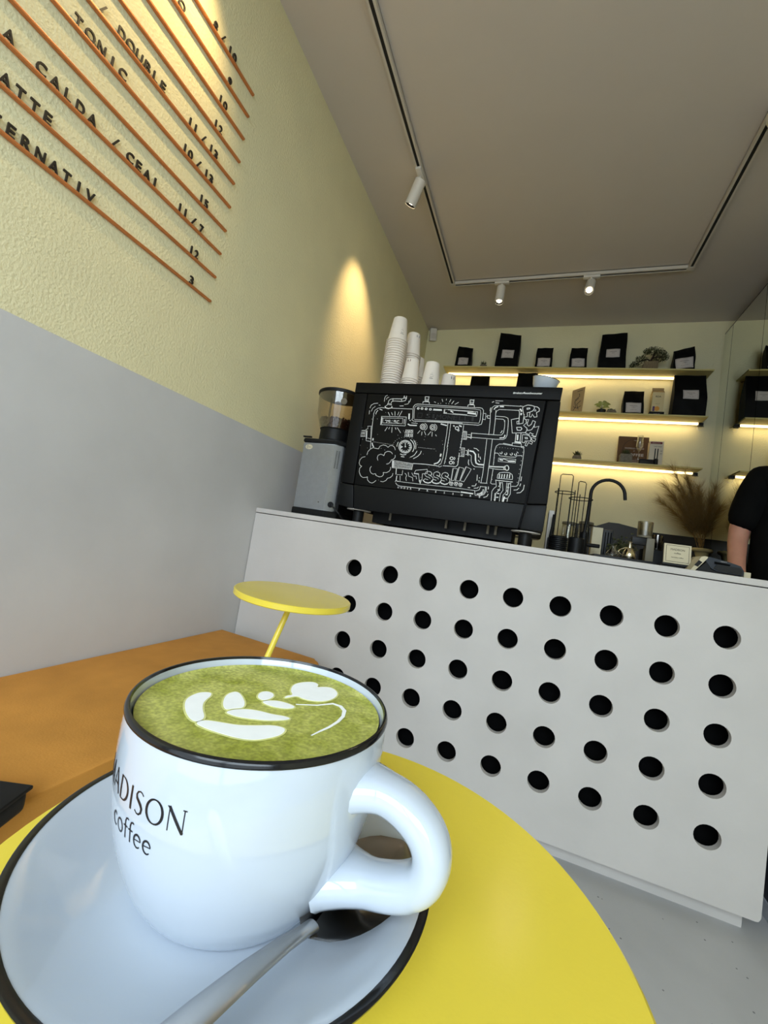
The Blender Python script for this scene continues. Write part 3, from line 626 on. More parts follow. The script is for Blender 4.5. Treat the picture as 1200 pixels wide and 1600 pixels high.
# chalk drawing: (width mm, x0, z0, x1, z1 ... mm)
STROKES = [[1.7,438,1260,440,1274,448,1285,460,1293,476,1291,487,1290],
[1.7,487,1290,490,1301,504,1308,518,1306,528,1299],
[1.7,528,1299,535,1307,547,1308,557,1301,562,1290],
[1.7,432,1252,418,1248,409,1236,408,1222,414,1212,423,1209],
[1.7,422,1209,414,1199,415,1184,424,1168,437,1161,452,1164,457,1167],
[1.7,456,1166,459,1153,470,1144,482,1142,490,1147,498,1155],
[1.7,518,1153,530,1152,542,1159,547,1169,559,1173,567,1183,567,1192],
[1.7,492,1240,487,1251,489,1262,500,1268,511,1265,516,1262],
[1.7,516,1264,518,1276,528,1282,539,1282,548,1278,552,1272],
[1.7,467,1213,462,1205,463,1194,470,1184,480,1180,490,1183],
[1.7,490,1183,496,1175,510,1171,521,1174,527,1183,524,1191],
[1.7,524,1191,539,1192,549,1198,554,1207,553,1217],
[1.7,565,1269,566,1259,560,1251,551,1247,547,1236,539,1229,532,1228],
[1.7,450,1285,446,1319,441,1386,439,1442,442,1456,455,1466,470,1469,486,1468],
[1.7,519,1468,555,1468,608,1468],
[2.8,449,1439,450,1448,456,1457],
[2.8,463,1462,476,1458],
[1.7,418,1438,417,1455],
[1.7,426,1451,430,1464,441,1474],
[1.7,417,1465,421,1478,433,1486,451,1488],
[1.7,456,1480,464,1479],
[1.7,440,1386,421,1385,423,1374,415,1371,424,1321,448,1319],
[3.3,420,1366,424,1329],
[1.7,437,1382,443,1330,430,1333],
[1.7,380,1364,414,1366],
[1.7,384,1337,418,1340],
[2.2,386,1353,412,1354],
[1.7,386,1365,389,1338],
[1.7,394,1365,397,1338],
[1.7,402,1366,405,1339],
[1.7,410,1366,413,1339],
[5.0,454,1334,455,1324],
[4.4,453,1314,457,1304,463,1296],
[3.9,485,1476,489,1469,502,1466,518,1470,516,1477],
[1.7,488,1476,497,1484,515,1482],
[2.2,495,1484,496,1488,512,1487,513,1482],
[2.2,498,1490,498,1499,503,1506,512,1509,556,1510,563,1512,565,1525],
[2.2,511,1490,512,1497,523,1500,558,1499,572,1503,576,1512,575,1524],
[2.2,516,1511,517,1498],
[2.2,554,1510,557,1498],
[1.7,565,1513,578,1512],
[1.7,565,1524,567,1516,573,1515,575,1524],
[1.7,479,1496,478,1511,481,1520,489,1524],
[1.7,487,1505,488,1512,497,1516],
[1.7,595,1513,593,1500,586,1489,571,1486],
[1.7,589,1503,587,1496],
[2.2,551,1479,568,1480],
[2.2,477,1431,588,1433,589,1395,478,1395,477,1431],
[1.7,485,1424,574,1426,575,1404,487,1403,485,1424],
[3.3,480,1427,482,1398],
[2.2,581,1424,583,1402],
[1.9,504,1450,514,1435],
[1.9,519,1450,526,1438],
[1.9,534,1455,537,1436],
[1.9,552,1454,548,1439],
[1.9,565,1458,556,1435],
[1.9,511,1386,502,1368],
[1.9,521,1386,518,1377],
[1.9,532,1386,534,1363],
[1.9,546,1386,551,1377],
[1.9,555,1386,574,1364],
[2.8,495,1415,506,1415,503,1403],
[2.8,511,1410,510,1415,518,1416,519,1404,512,1403],
[2.2,511,1410,518,1410],
[2.8,527,1415,528,1413],
[2.8,528,1407,528,1405],
[2.8,545,1416,536,1416,536,1411,545,1411,546,1404,536,1404],
[2.8,559,1416,550,1415,551,1405,560,1405],
[1.9,616,1428,612,1466,612,1479,618,1487,628,1490,757,1486,835,1483,885,1483,894,1481,900,1473,901,1447,901,1428,899,1417,888,1413,812,1415,714,1418,622,1417,613,1423,616,1428],
[1.4,622,1427,618,1462,619,1478,626,1482,758,1480,867,1477,888,1474,891,1460,892,1434,889,1421,843,1422,766,1423,624,1424],
[1.9,680,1419,753,1420,825,1418],
[2.8,638,1472,637,1469,634,1468,631,1469,629,1471,630,1474,633,1475,637,1474,638,1472],
[2.8,654,1472,654,1469,650,1468,647,1469,645,1471,646,1474,649,1475,653,1474,654,1472],
[2.8,672,1471,671,1468,668,1467,665,1468,663,1470,664,1473,667,1474,671,1473,672,1471],
[2.8,690,1470,690,1467,686,1466,683,1467,681,1469,682,1472,685,1473,689,1472,690,1470],
[4.4,698,1470,734,1469],
[1.7,697,1466,735,1466],
[1.7,743,1472,878,1467,877,1448,743,1455,743,1472],
[3.3,746,1469,746,1457,756,1458],
[4.4,770,1466,782,1460],
[6.6,839,1461,871,1458],
[2.2,870,1464,875,1450],
[1.7,781,1455,839,1453],
[1.7,759,1470,862,1466],
[2.2,656,1523,658,1503],
[2.2,672,1524,672,1504],
[1.7,657,1512,673,1511],
[2.2,656,1522,672,1522],
[2.2,650,1501,676,1501],
[2.2,650,1500,650,1494],
[2.2,676,1500,678,1492],
[3.3,660,1505,672,1504],
[2.2,842,1515,844,1496],
[2.2,857,1516,857,1496],
[1.7,843,1504,858,1504],
[2.2,842,1514,857,1513],
[2.2,837,1494,861,1494],
[2.2,837,1493,836,1486],
[2.2,861,1493,863,1485],
[3.3,846,1497,857,1497],
[1.7,697,1502,704,1499],
[1.7,713,1496,717,1494],
[1.7,728,1514,733,1503],
[1.7,746,1516,746,1509],
[1.7,765,1514,760,1502],
[1.7,778,1508,770,1495],
[1.7,798,1503,783,1493],
[1.7,747,1498,748,1495],
[1.7,758,1497,759,1494],
[1.7,724,1497,726,1495],
[2.2,676,1396,675,1391,673,1386,669,1384,664,1384,660,1386,656,1390,654,1394,654,1399,657,1404,661,1406,666,1406,670,1404,674,1400,676,1396],
[2.2,670,1395,670,1392,667,1390,664,1390,661,1391,660,1395,660,1398,662,1400,666,1400,669,1399,670,1395],
[1.7,671,1410,675,1408,679,1405,682,1400,683,1396,683,1391,682,1387,679,1384,675,1381],
[2.2,717,1395,717,1390,714,1386,710,1384,706,1384,701,1386,698,1389,696,1394,696,1399,698,1403,702,1406,707,1406,712,1404,715,1400,717,1395],
[2.2,712,1395,711,1392,709,1390,706,1389,703,1391,701,1394,702,1398,704,1400,707,1400,710,1398,712,1395],
[1.7,712,1409,717,1407,720,1404,723,1400,724,1395,724,1390,723,1386,720,1383,717,1380],
[1.7,656,1379,647,1366],
[1.7,665,1374,665,1359],
[1.7,674,1377,683,1361],
[1.7,702,1377,691,1361],
[1.7,708,1376,709,1357],
[1.7,723,1366,728,1359],
[5.5,598,1448,601,1424],
[2.8,604,1420,609,1418],
[4.4,599,1404,608,1399,639,1399],
[1.7,614,1409,641,1408],
[1.7,594,1378,625,1379,628,1350,594,1351,594,1378],
[2.8,609,1378,611,1350],
[2.2,606,1371,605,1368,602,1366,599,1367,597,1370,598,1373,601,1375,604,1374,606,1371],
[2.2,608,1357,608,1354,604,1353,601,1354,599,1357,600,1360,603,1362,606,1360,608,1357],
[2.2,623,1372,622,1368,619,1367,616,1368,614,1371,615,1374,618,1376,621,1375,623,1372],
[2.2,625,1358,624,1355,621,1354,618,1355,616,1358,617,1361,620,1362,623,1361,625,1358],
[2.2,630,1309,630,1302,628,1296,625,1290,620,1285,614,1282,607,1281,600,1281,593,1283,586,1287,581,1292,577,1298,575,1305,575,1312,577,1319,580,1325,585,1329,591,1332,598,1334,606,1333,613,1331,619,1327,624,1322,628,1316,630,1309],
[2.2,625,1309,625,1302,623,1295,619,1290,613,1286,606,1285,599,1286,592,1288,586,1293,582,1299,580,1306,580,1312,582,1319,586,1324,592,1328,599,1329,606,1329,613,1326,619,1321,623,1315,625,1309],
[3.9,582,1305,592,1306],
[3.9,619,1304,632,1305],
[2.8,605,1307,604,1306,603,1306,602,1307,602,1309,604,1309,605,1307],
[2.2,603,1307,601,1324],
[2.2,619,1304,623,1303],
[2.2,616,1297,619,1294],
[2.2,609,1292,611,1288],
[2.2,601,1292,600,1287],
[2.2,593,1295,590,1292],
[2.2,588,1302,583,1300],
[2.2,586,1310,582,1311],
[2.2,589,1318,586,1320],
[2.2,596,1322,594,1326],
[2.2,604,1323,605,1327],
[2.2,612,1319,615,1322],
[2.2,618,1312,622,1314],
[2.8,620,1338,625,1335,630,1331,634,1326,638,1321,640,1316,642,1310,642,1304,641,1298,640,1293,637,1288],
[2.2,636,1336,640,1331,644,1325,647,1319,648,1313,649,1306,649,1300],
[2.2,567,1305,566,1310,567,1315,568,1320,570,1325],
[2.2,656,1293,654,1287,651,1282,648,1276,643,1272,638,1268,631,1265],
[2.2,674,1294,673,1288,671,1282,667,1277,663,1272,658,1268,652,1264,645,1260],
[2.8,586,1275,598,1272,612,1275],
[2.8,591,1265,606,1264],
[1.4,550,1314,548,1314],
[1.4,552,1321,550,1322],
[1.4,557,1328,555,1329],
[1.4,563,1335,562,1336],
[1.4,572,1340,570,1341],
[1.4,582,1344,581,1345],
[1.4,593,1346,592,1348],
[1.4,604,1347,604,1348],
[1.4,615,1346,616,1347],
[1.4,626,1343,627,1344],
[1.4,635,1338,636,1339],
[1.4,643,1333,645,1334],
[1.4,649,1326,651,1327],
[1.4,653,1319,655,1319],
[1.2,458,1318,460,1318],
[1.2,463,1318,465,1318],
[1.2,468,1318,470,1317],
[1.2,473,1317,475,1317],
[1.2,478,1317,480,1317],
[1.2,484,1316,486,1316],
[1.2,489,1316,491,1316],
[1.2,494,1316,496,1316],
[1.2,499,1315,501,1315],
[1.2,504,1315,506,1315],
[1.2,509,1315,511,1314],
[1.2,514,1314,516,1314],
[1.2,519,1314,521,1314],
[1.2,524,1314,526,1313],
[1.2,529,1313,531,1313],
[1.2,534,1313,536,1313],
[1.2,540,1312,541,1312],
[1.2,544,1312,546,1312],
[1.2,658,1308,660,1308],
[1.2,663,1308,665,1308],
[1.2,668,1308,670,1308],
[1.2,673,1308,674,1307],
[1.2,677,1308,679,1307],
[1.2,682,1307,684,1307],
[1.2,687,1307,689,1307],
[1.2,692,1307,693,1307],
[1.2,696,1307,698,1307],
[1.2,701,1307,703,1307],
[1.2,706,1307,707,1306],
[1.2,710,1307,712,1306],
[1.2,715,1306,717,1306],
[1.2,720,1306,721,1306],
[1.2,724,1306,726,1306],
[1.2,729,1306,730,1306],
[2.2,647,1240,698,1241,748,1239],
[4.4,734,1245,749,1251,756,1261,758,1269],
[5.5,757,1289,756,1277],
[1.7,748,1239,759,1235,768,1240],
[2.2,556,1246,647,1239,646,1215,560,1215,556,1246],
[1.7,557,1230,647,1226],
[1.7,563,1242,564,1232],
[1.7,564,1226,564,1217],
[1.7,568,1242,569,1232],
[1.7,569,1226,570,1217],
[1.7,574,1242,574,1232],
[1.7,574,1226,575,1217],
[1.7,579,1242,580,1232],
[1.7,580,1226,580,1217],
[1.7,584,1242,585,1232],
[1.7,585,1226,586,1217],
[1.7,590,1241,590,1231],
[1.7,590,1226,591,1217],
[1.7,595,1241,596,1231],
[1.7,596,1226,596,1217],
[1.7,600,1241,601,1231],
[1.7,601,1225,601,1216],
[1.7,605,1240,606,1230],
[1.7,606,1225,607,1216],
[1.7,611,1240,611,1230],
[1.7,611,1225,612,1216],
[1.7,616,1240,617,1230],
[1.7,616,1225,617,1216],
[1.7,621,1240,622,1230],
[1.7,622,1225,622,1216],
[1.7,626,1240,627,1230],
[1.7,627,1225,627,1216],
[1.7,632,1239,632,1229],
[1.7,632,1225,633,1216],
[1.7,637,1239,638,1229],
[1.7,637,1224,638,1216],
[1.7,642,1239,643,1229],
[1.7,642,1224,643,1216],
[6.6,561,1244,564,1215],
[2.8,579,1213,581,1188],
[1.7,608,1208,608,1189,585,1188],
[2.8,586,1183,586,1160],
[1.7,600,1184,604,1160,590,1160],
[2.2,605,1190,608,1187],
[1.4,582,1158,585,1163,604,1160,689,1158,822,1158,912,1155],
[1.7,585,1154,592,1146,604,1142,695,1141,790,1142,854,1143],
[4.4,857,1144,906,1142],
[1.7,909,1155,914,1137],
[4.4,919,1141,931,1145,940,1154,942,1163],
[1.7,915,1136,934,1139,945,1148,949,1160,948,1175],
[1.7,619,1197,628,1189,626,1178,630,1166],
[1.7,633,1202,637,1186,654,1182,658,1167],
[1.7,648,1201,657,1188,668,1189,672,1177],
[2.2,663,1213,710,1221,713,1204,693,1201,695,1176,684,1173,677,1200,658,1198,663,1213],
[3.9,659,1199,677,1199],
[3.9,684,1173,690,1160,691,1172],
[1.7,732,1206,726,1212,716,1214,706,1209,703,1199,711,1191,723,1189,728,1184],
[2.8,732,1206,728,1196,718,1201],
[1.7,728,1196,739,1190,740,1178,733,1170],
[3.9,733,1170,722,1166,709,1168,700,1175],
[1.7,700,1175,707,1182,720,1179],
[1.7,766,1206,761,1212,750,1215,741,1210,738,1200,745,1192,758,1190,762,1185],
[2.8,766,1206,762,1197,752,1201],
[1.7,762,1197,773,1191,774,1179,768,1171],
[3.9,768,1171,756,1167,743,1169,734,1176],
[1.7,734,1176,741,1183,754,1180],
[1.7,800,1206,794,1213,784,1215,775,1210,772,1200,779,1192,792,1190,796,1185],
[2.8,800,1206,796,1197,786,1202],
[1.7,796,1197,807,1191,808,1180,801,1171],
[3.9,801,1171,790,1167,777,1170,769,1176],
[1.7,769,1176,775,1183,788,1180],
[1.7,814,1234,832,1234,829,1214,825,1187,813,1185,814,1234],
[3.3,814,1234,813,1185],
[1.7,837,1241,856,1238,852,1216,846,1186,830,1186,837,1241],
[3.3,837,1241,830,1186],
[1.7,864,1245,885,1237,876,1215,863,1185,848,1188,864,1245],
[3.3,864,1245,848,1188],
[2.8,822,1175,821,1173,819,1171,816,1171,814,1173,813,1176,815,1178,818,1179,820,1178,822,1175],
[1.7,822,1167,818,1166,814,1166,811,1168,809,1171,808,1175,810,1178,813,1181],
[2.8,840,1176,840,1174,837,1172,834,1172,832,1174,832,1177,833,1179,836,1180,839,1179,840,1176],
[1.7,840,1168,837,1166,833,1167,829,1169,827,1172,827,1176,828,1179,831,1182],
[2.8,858,1175,858,1172,855,1170,852,1170,850,1172,850,1175,851,1177,854,1178,857,1177,858,1175],
[1.7,858,1166,855,1165,851,1165,848,1167,845,1170,845,1174,846,1178,849,1180],
[1.7,767,1415,768,1366,767,1313],
[1.7,778,1416,779,1366,778,1314],
[1.7,768,1313,767,1271,763,1250,754,1241],
[1.7,780,1314,779,1276,776,1248],
[1.7,831,1410,832,1356,831,1318],
[2.2,830,1297,830,1249,823,1241,806,1242,772,1241],
[1.4,779,1401,779,1398],
[1.4,830,1392,831,1389],
[1.4,779,1388,780,1385],
[1.4,830,1380,831,1378],
[1.4,779,1375,780,1372],
[1.4,830,1368,830,1366],
[1.4,779,1362,780,1359],
[1.4,830,1356,830,1354],
[1.4,779,1349,780,1346],
[1.4,830,1345,830,1342],
[1.4,780,1336,780,1333],
[1.4,829,1333,830,1331],
[1.4,780,1323,780,1320],
[1.4,829,1321,829,1319],
[1.4,780,1310,780,1307],
[1.4,829,1310,829,1307],
[1.4,780,1297,780,1294],
[1.4,828,1298,829,1296],
[1.4,780,1284,780,1282],
[1.4,828,1286,829,1284],
[1.4,780,1271,780,1269],
[1.4,828,1275,828,1272],
[1.4,780,1258,780,1256],
[1.4,828,1263,828,1261],
[4.4,738,1411,764,1405],
[4.4,790,1407,795,1403],
[5.0,813,1408,824,1404],
[2.8,813,1397,812,1393,808,1390,803,1391,800,1394,799,1399,802,1402,806,1403,811,1401,813,1397],
[2.8,816,1389,815,1386,813,1385,810,1387,810,1390,812,1392,814,1391,816,1389],
[2.8,809,1274,808,1270,804,1268,800,1269,796,1271,796,1275,798,1278,803,1279,807,1277,809,1274],
[2.2,811,1279,813,1278,815,1276,816,1274,815,1272,814,1270,812,1268],
[2.8,809,1257,808,1253,804,1251,799,1251,796,1254,795,1258,798,1261,802,1262,807,1260,809,1257],
[2.2,810,1262,812,1260,814,1259,815,1257,815,1254,814,1253,812,1251],
[1.7,903,1461,911,1461,912,1436,902,1438],
[2.2,914,1450,919,1449],
[1.7,918,1456,919,1442],
[1.7,919,1453,928,1452],
[1.7,950,1452,984,1451,996,1446,999,1435,1001,1405,1001,1378,997,1367,989,1362,960,1361,868,1363],
[1.7,919,1443,930,1442],
[1.7,950,1442,978,1441,986,1436,988,1411,987,1389,981,1379,965,1378,865,1380],
[2.8,984,1436,986,1430],
[3.9,975,1367,991,1369,994,1380],
[2.2,976,1386,980,1392,981,1397],
[1.9,833,1383,848,1382],
[1.9,834,1378,849,1377],
[1.9,834,1372,850,1372],
[1.9,835,1367,850,1366],
[1.9,836,1362,851,1361],
[1.9,837,1356,852,1356],
[1.7,834,1386,847,1385,850,1353,834,1354],
[3.3,851,1364,864,1362],
[1.7,852,1373,863,1373],
[2.8,866,1382,867,1357],
[1.7,926,1477,931,1431,933,1376],
[1.7,928,1359,930,1287,931,1226,929,1188],
[1.7,947,1476,950,1429,951,1377],
[1.7,949,1360,950,1288,950,1232,950,1190],
[3.9,939,1478,944,1486,954,1491],
[5.0,960,1491,975,1491],
[1.7,930,1466,931,1485,939,1493,971,1496,1046,1494],
[1.7,948,1463,950,1472,959,1479,1034,1478],
[2.2,925,1472,926,1485],
[2.2,928,1506,935,1510],
[2.2,942,1505,956,1504],
[1.7,940,1513,969,1513],
[1.7,926,1187,953,1188],
[1.7,927,1173,953,1173],
[1.7,929,1173,927,1160,912,1153],
[1.7,952,1173,953,1157,946,1143,932,1137,914,1137],
[3.9,926,1141,938,1146,943,1160],
[2.2,946,1132,958,1137,962,1147],
[2.2,911,1217,913,1194],
[2.2,921,1208,921,1204],
[2.2,920,1197,922,1188],
[2.2,896,1172,909,1173,912,1183],
[2.2,882,1164,891,1164],
[2.2,905,1164,919,1166,922,1171],
[2.2,959,1176,960,1165],
[2.2,959,1156,957,1154],
[1.9,832,1318,845,1318],
[1.9,833,1312,846,1312],
[1.9,834,1306,846,1306],
[1.9,835,1300,847,1299],
[1.9,836,1294,848,1293],
[1.9,837,1288,849,1287],
[3.3,829,1318,848,1318],
[1.7,848,1319,850,1284,832,1285],
[1.7,853,1310,860,1308,861,1293,854,1294],
[2.8,863,1315,865,1289],
[5.0,868,1309,883,1307,893,1296,896,1276,900,1263,910,1258,930,1258],
[1.7,868,1295,878,1290,880,1269,887,1255,897,1248,932,1248],
[2.2,883,1321,894,1319,904,1311],
[2.2,904,1300,907,1285],
[2.2,912,1289,915,1278],
[2.2,906,1275,914,1268],
[2.2,870,1274,870,1261,874,1252],
[2.2,893,1239,898,1238],
[3.9,951,1254,974,1254,1008,1256],
[1.7,952,1248,976,1245,1009,1246],
[2.8,1024,1254,1024,1249,1022,1245,1018,1244,1015,1245,1012,1248,1010,1253,1010,1258,1012,1261,1016,1263,1019,1262,1022,1259,1024,1254],
[2.2,1015,1245,1011,1246,1007,1248,1005,1252,1006,1256,1009,1260,1013,1261],
[1.7,1025,1340,991,1344,977,1343,967,1335,964,1319,966,1259],
[1.7,967,1244,966,1200,965,1190,971,1187,983,1188],
[1.7,991,1347,1025,1343],
[1.7,1058,1337,1068,1333,1070,1320,1070,1276,1068,1224,1065,1194,1060,1187,1042,1185],
[1.7,965,1308,978,1307,984,1298,1018,1296,1043,1297,1047,1303,1066,1305],
[1.7,970,1330,971,1330],
[1.7,980,1330,981,1330],
[1.7,990,1330,991,1330],
[1.7,1000,1330,1001,1330],
[1.7,1010,1329,1011,1329],
[1.7,1020,1329,1021,1329],
[1.7,1029,1329,1031,1329],
[1.7,1039,1329,1040,1329],
[1.7,1049,1328,1050,1328],
[1.7,1066,1319,1066,1317],
[1.7,965,1323,965,1321],
[1.7,1065,1303,1065,1300],
[1.7,966,1306,966,1304],
[1.7,1065,1286,1065,1284],
[1.7,966,1289,966,1287],
[1.7,1064,1270,1064,1267],
[1.7,966,1272,967,1270],
[1.7,1063,1253,1063,1251],
[1.7,967,1256,967,1254],
[1.7,1063,1236,1063,1234],
[1.7,967,1239,968,1237],
[1.7,1062,1220,1062,1218],
[1.7,968,1222,968,1220],
[1.7,1061,1203,1061,1201],
[1.7,968,1205,969,1203],
[2.2,990,1314,992,1312,992,1308,990,1306,987,1306,985,1308,984,1311],
[2.2,1007,1311,1010,1309,1010,1306,1008,1303,1005,1303,1002,1305,1002,1309],
[2.2,1027,1312,1030,1310,1030,1306,1028,1304,1025,1304,1022,1306,1022,1309],
[2.2,1043,1312,1045,1310,1045,1306,1043,1304,1040,1304,1038,1306,1037,1310],
[2.2,1045,1318,1051,1313],
[1.7,982,1289,1045,1289,1045,1275,982,1276,982,1289],
[5.0,986,1284,999,1282],
[5.0,1017,1280,1043,1281],
[2.2,998,1288,1020,1281],
[1.9,987,1211,987,1224,993,1233,1009,1236,1028,1236,1039,1230,1042,1220,1042,1211,987,1211],
[3.3,994,1228,994,1212],
[3.3,1003,1228,1003,1212],
[3.3,1012,1229,1012,1213],
[3.3,1022,1230,1022,1214],
[3.3,1031,1231,1031,1215],
[2.2,981,1203,1045,1202],
[1.7,983,1201,988,1179,980,1171,974,1159,976,1122],
[1.7,996,1199,1002,1177,999,1164,991,1156,986,1127],
[1.7,1008,1198,1014,1167,1006,1152,1006,1124],
[1.7,1038,1199,1042,1156,1035,1140,1034,1126],
[1.7,1024,1198,1026,1161,1017,1149,1016,1124],
[3.3,996,1195,1005,1195],
[3.3,1028,1194,1036,1195],
[3.3,995,1181,1004,1181],
[3.3,1027,1180,1035,1180],
[3.3,994,1167,1003,1167],
[3.3,1026,1166,1034,1166],
[3.3,994,1153,1002,1153],
[3.3,1025,1152,1033,1152],
[3.3,993,1138,1001,1139],
[3.3,1024,1138,1032,1138],
[5.0,988,1153,989,1124],
[5.0,1022,1144,1020,1124],
[2.8,1030,1196,1033,1155],
[2.8,1000,1197,1003,1174],
[2.2,1074,1225,1073,1208],
[2.2,1074,1199,1072,1188],
[2.2,1087,1195,1086,1177,1077,1165,1064,1162],
[2.2,1052,1172,1064,1174,1070,1182],
[2.2,1024,1351,1057,1350,1058,1338,1025,1340,1024,1351],
[5.5,1032,1356,1055,1354],
[2.2,1033,1390,1034,1356],
[2.2,1051,1393,1051,1358],
[5.0,1040,1384,1041,1362],
[2.2,1059,1339,1065,1340,1069,1335],
[2.2,1034,1496,1045,1494],
[5.5,1035,1484,1041,1478,1042,1473],
[5.5,1042,1468,1042,1460],
[2.2,1031,1480,1035,1471,1037,1447,1038,1427],
[2.2,1053,1464,1053,1448,1053,1429,1038,1425],
[2.2,1044,1489,1049,1495,1061,1500,1075,1499,1085,1496,1087,1487,1082,1478,1073,1473,1063,1470,1066,1456,1055,1452,1049,1470,1044,1489],
[2.8,1060,1488,1070,1489,1071,1486,1061,1483,1060,1488],
[2.2,1087,1495,1096,1494,1104,1488,1105,1478,1096,1472,1100,1456,1090,1454,1082,1466,1079,1454,1072,1455,1073,1471],
[2.2,1087,1478,1091,1484,1094,1478,1087,1478],
[2.2,1036,1448,1009,1441,1019,1389,1065,1393,1070,1400,1070,1410,1056,1421,1065,1430,1063,1442,1055,1448],
[2.2,1036,1436,1030,1435,1032,1425,1039,1426],
[2.8,1032,1412,1048,1413,1052,1407,1048,1401,1036,1401,1032,1412],
[2.2,1063,1443,1072,1444,1069,1432,1069,1424,1075,1419,1083,1426,1087,1441,1097,1437,1093,1419,1087,1406,1076,1402,1071,1405],
[2.2,1095,1425,1095,1415,1111,1420,1105,1381,1089,1384],
[2.2,1065,1393,1080,1386,1083,1395,1090,1390,1095,1391,1091,1384,1098,1379,1106,1379],
[2.2,1057,1385,1058,1356,1068,1354,1069,1361,1088,1362,1089,1372,1082,1382,1072,1385,1057,1385],
[2.8,1067,1375,1075,1375,1077,1370,1069,1370,1067,1375],
[2.2,1090,1376,1106,1372,1103,1361,1092,1367,1090,1376],
[2.2,1075,1359,1071,1344,1077,1342,1082,1356,1094,1350,1096,1359,1088,1362],
[1.2,459,1420,460,1418],
[1.2,524,1407,526,1406],
[1.2,406,1327,407,1326],
[1.2,747,1236,748,1235],
[1.2,667,1395,668,1394],
[1.2,584,1374,586,1373],
[1.2,434,1418,435,1416],
[1.2,491,1177,492,1176],
[1.2,715,1232,716,1231],
[1.2,679,1404,680,1402],
[1.2,514,1267,515,1266],
[1.2,682,1216,684,1215],
[1.2,703,1435,704,1434],
[1.2,628,1263,629,1262],
[1.2,568,1403,569,1402],
[1.2,551,1428,553,1427],
[1.2,755,1219,756,1218],
[1.2,589,1368,591,1367],
[1.2,734,1299,735,1298],
[1.2,736,1222,737,1221],
[1.2,580,1334,581,1333],
[1.2,615,1331,616,1330],
[1.2,439,1358,440,1357],
[1.2,677,1447,678,1446],
[1.2,409,1260,410,1259],
[1.2,498,1293,499,1292],
[1.2,562,1354,564,1353],
[1.2,750,1406,751,1406],
[1.2,533,1394,534,1392],
[1.2,620,1377,622,1376],
[1.2,537,1234,538,1233],
[1.2,514,1288,516,1286],
[1.2,712,1432,714,1431],
[1.2,395,1378,396,1377],
[1.2,684,1283,685,1282],
[1.2,471,1352,472,1351],
[1.2,453,1313,454,1312],
[1.2,411,1238,412,1238],
[1.2,745,1193,746,1192],
[1.2,688,1186,689,1185],
[1.2,380,1360,381,1358],
[1.2,763,1245,764,1244],
[1.2,567,1180,568,1179],
[1.2,640,1222,641,1221],
[1.2,486,1394,487,1393],
[1.2,542,1414,544,1412],
[1.2,557,1173,558,1172],
[1.2,492,1449,493,1448],
[1.2,385,1396,386,1395],
[1.2,680,1355,681,1354],
[1.2,480,1422,481,1421],
[1.2,754,1342,755,1341],
[1.2,445,1432,447,1431],
[1.2,389,1396,390,1395],
[1.2,631,1414,632,1413],
[1.2,400,1300,401,1299],
[1.2,508,1158,509,1157],
[1.2,435,1290,436,1290],
[1.2,678,1342,680,1341],
[1.2,758,1328,759,1326]]
ch = MB()
for s in STROKES:
    ch.ribbon([(s[i] / 1000, s[i + 1] / 1000) for i in range(1, len(s), 2) if i == 1 or (s[i], s[i + 1]) != (s[i - 2], s[i - 1])], s[0] * 0.00104, fxz, 0.0004)
ch.build('chalk_drawing', M['chalk'], mx, False, label='white chalk drawing of a boiler, pipes and steam')
ln = MB()
for i, c in enumerate('UNDER'): put_text(ln, c, lambda u, v, d, i=i: fxz(0.600 + i * 0.0135 + u, 1.1325 + v - i * 0.0001, d), 0.0075, depth=0.0004, bold=0.01)
for i, c in enumerate('PRESSURE'): put_text(ln, c, lambda u, v, d, i=i: fxz(0.690 + i * 0.0345 + u, 1.1315 + v - i * 0.0004, d), 0.0075, depth=0.0004, bold=0.01)
ln.build('chalk_lettering', M['chalk'], mx, False, kind='stuff', label='small white chalk letters along the lower edge')
put_text(MB(), '#makecoffeeatthecounter', lambda u, v, d: (1.0552 + u, 0.096 - d, 1.5415 + v), 0.0075, depth=0.0003, width=0.105, bold=0.02).build('hashtag_print', M['chalk'], mx, False, label='small white hashtag print')
em = MB()
for i, c in enumerate('SIMONELLI'): put_text(em, c, lambda u, v, d, i=i: fxz(0.6800 + i * 0.0228 + u, 1.4330 + v - i * 0.0006, d), 0.019, depth=0.0008, width=(0.008 if c == 'I' else 0.019))
put_text(em, 'NUOVA', lambda u, v, d: fxz(0.694 + u, 1.4545 + v, d), 0.006, depth=0.0008)
em.ribbon([(0.636, 1.434), (0.654, 1.434), (0.654, 1.452), (0.636, 1.452), (0.636, 1.434)], 0.003, fxz, 0.0008)
em.build('embossed_name', M['emboss'], mx, False, label='dark embossed maker name')

# ------------------------------------------------------------------ coffee grinder by the wall
gr = empty('coffee_grinder', (0.205, 0.21, ZC), 'silver and black coffee grinder with clear bean hopper beside the machine', 'grinder')
sec = [(0.117, 0.100), (0.275, 0.100), (0.318, 0.140), (0.318, 0.330), (0.117, 0.330)]
def gx(u, v, d): return (u, v, d)
def pris(sec, z0, z1, r=0.003, sc=1.0):
    b = bmesh.new(); n = len(sec); cx = 0.215; cy = 0.215
    bt = [b.verts.new((cx + (x - cx) * sc, cy + (y - cy) * sc, z0)) for x, y in sec]; tp = [b.verts.new((cx + (x - cx) * sc, cy + (y - cy) * sc, z1)) for x, y in sec]
    b.faces.new(bt[::-1]); b.faces.new(tp)
    for i in range(n): b.faces.new((bt[i], bt[(i + 1) % n], tp[(i + 1) % n], tp[i]))
    bmesh.ops.bevel(b, geom=b.edges[:], offset=r, segments=2, affect='EDGES'); return MB().bm(b)
pris(sec, ZC, 1.000, 0.003, 1.02).build('base', M['black'], gr)
pris([(0.118, 0.102), (0.274, 0.102), (0.306, 0.132), (0.306, 0.20), (0.118, 0.20)], 1.000, 1.296).build('casing', M['grinder_silver'], gr)
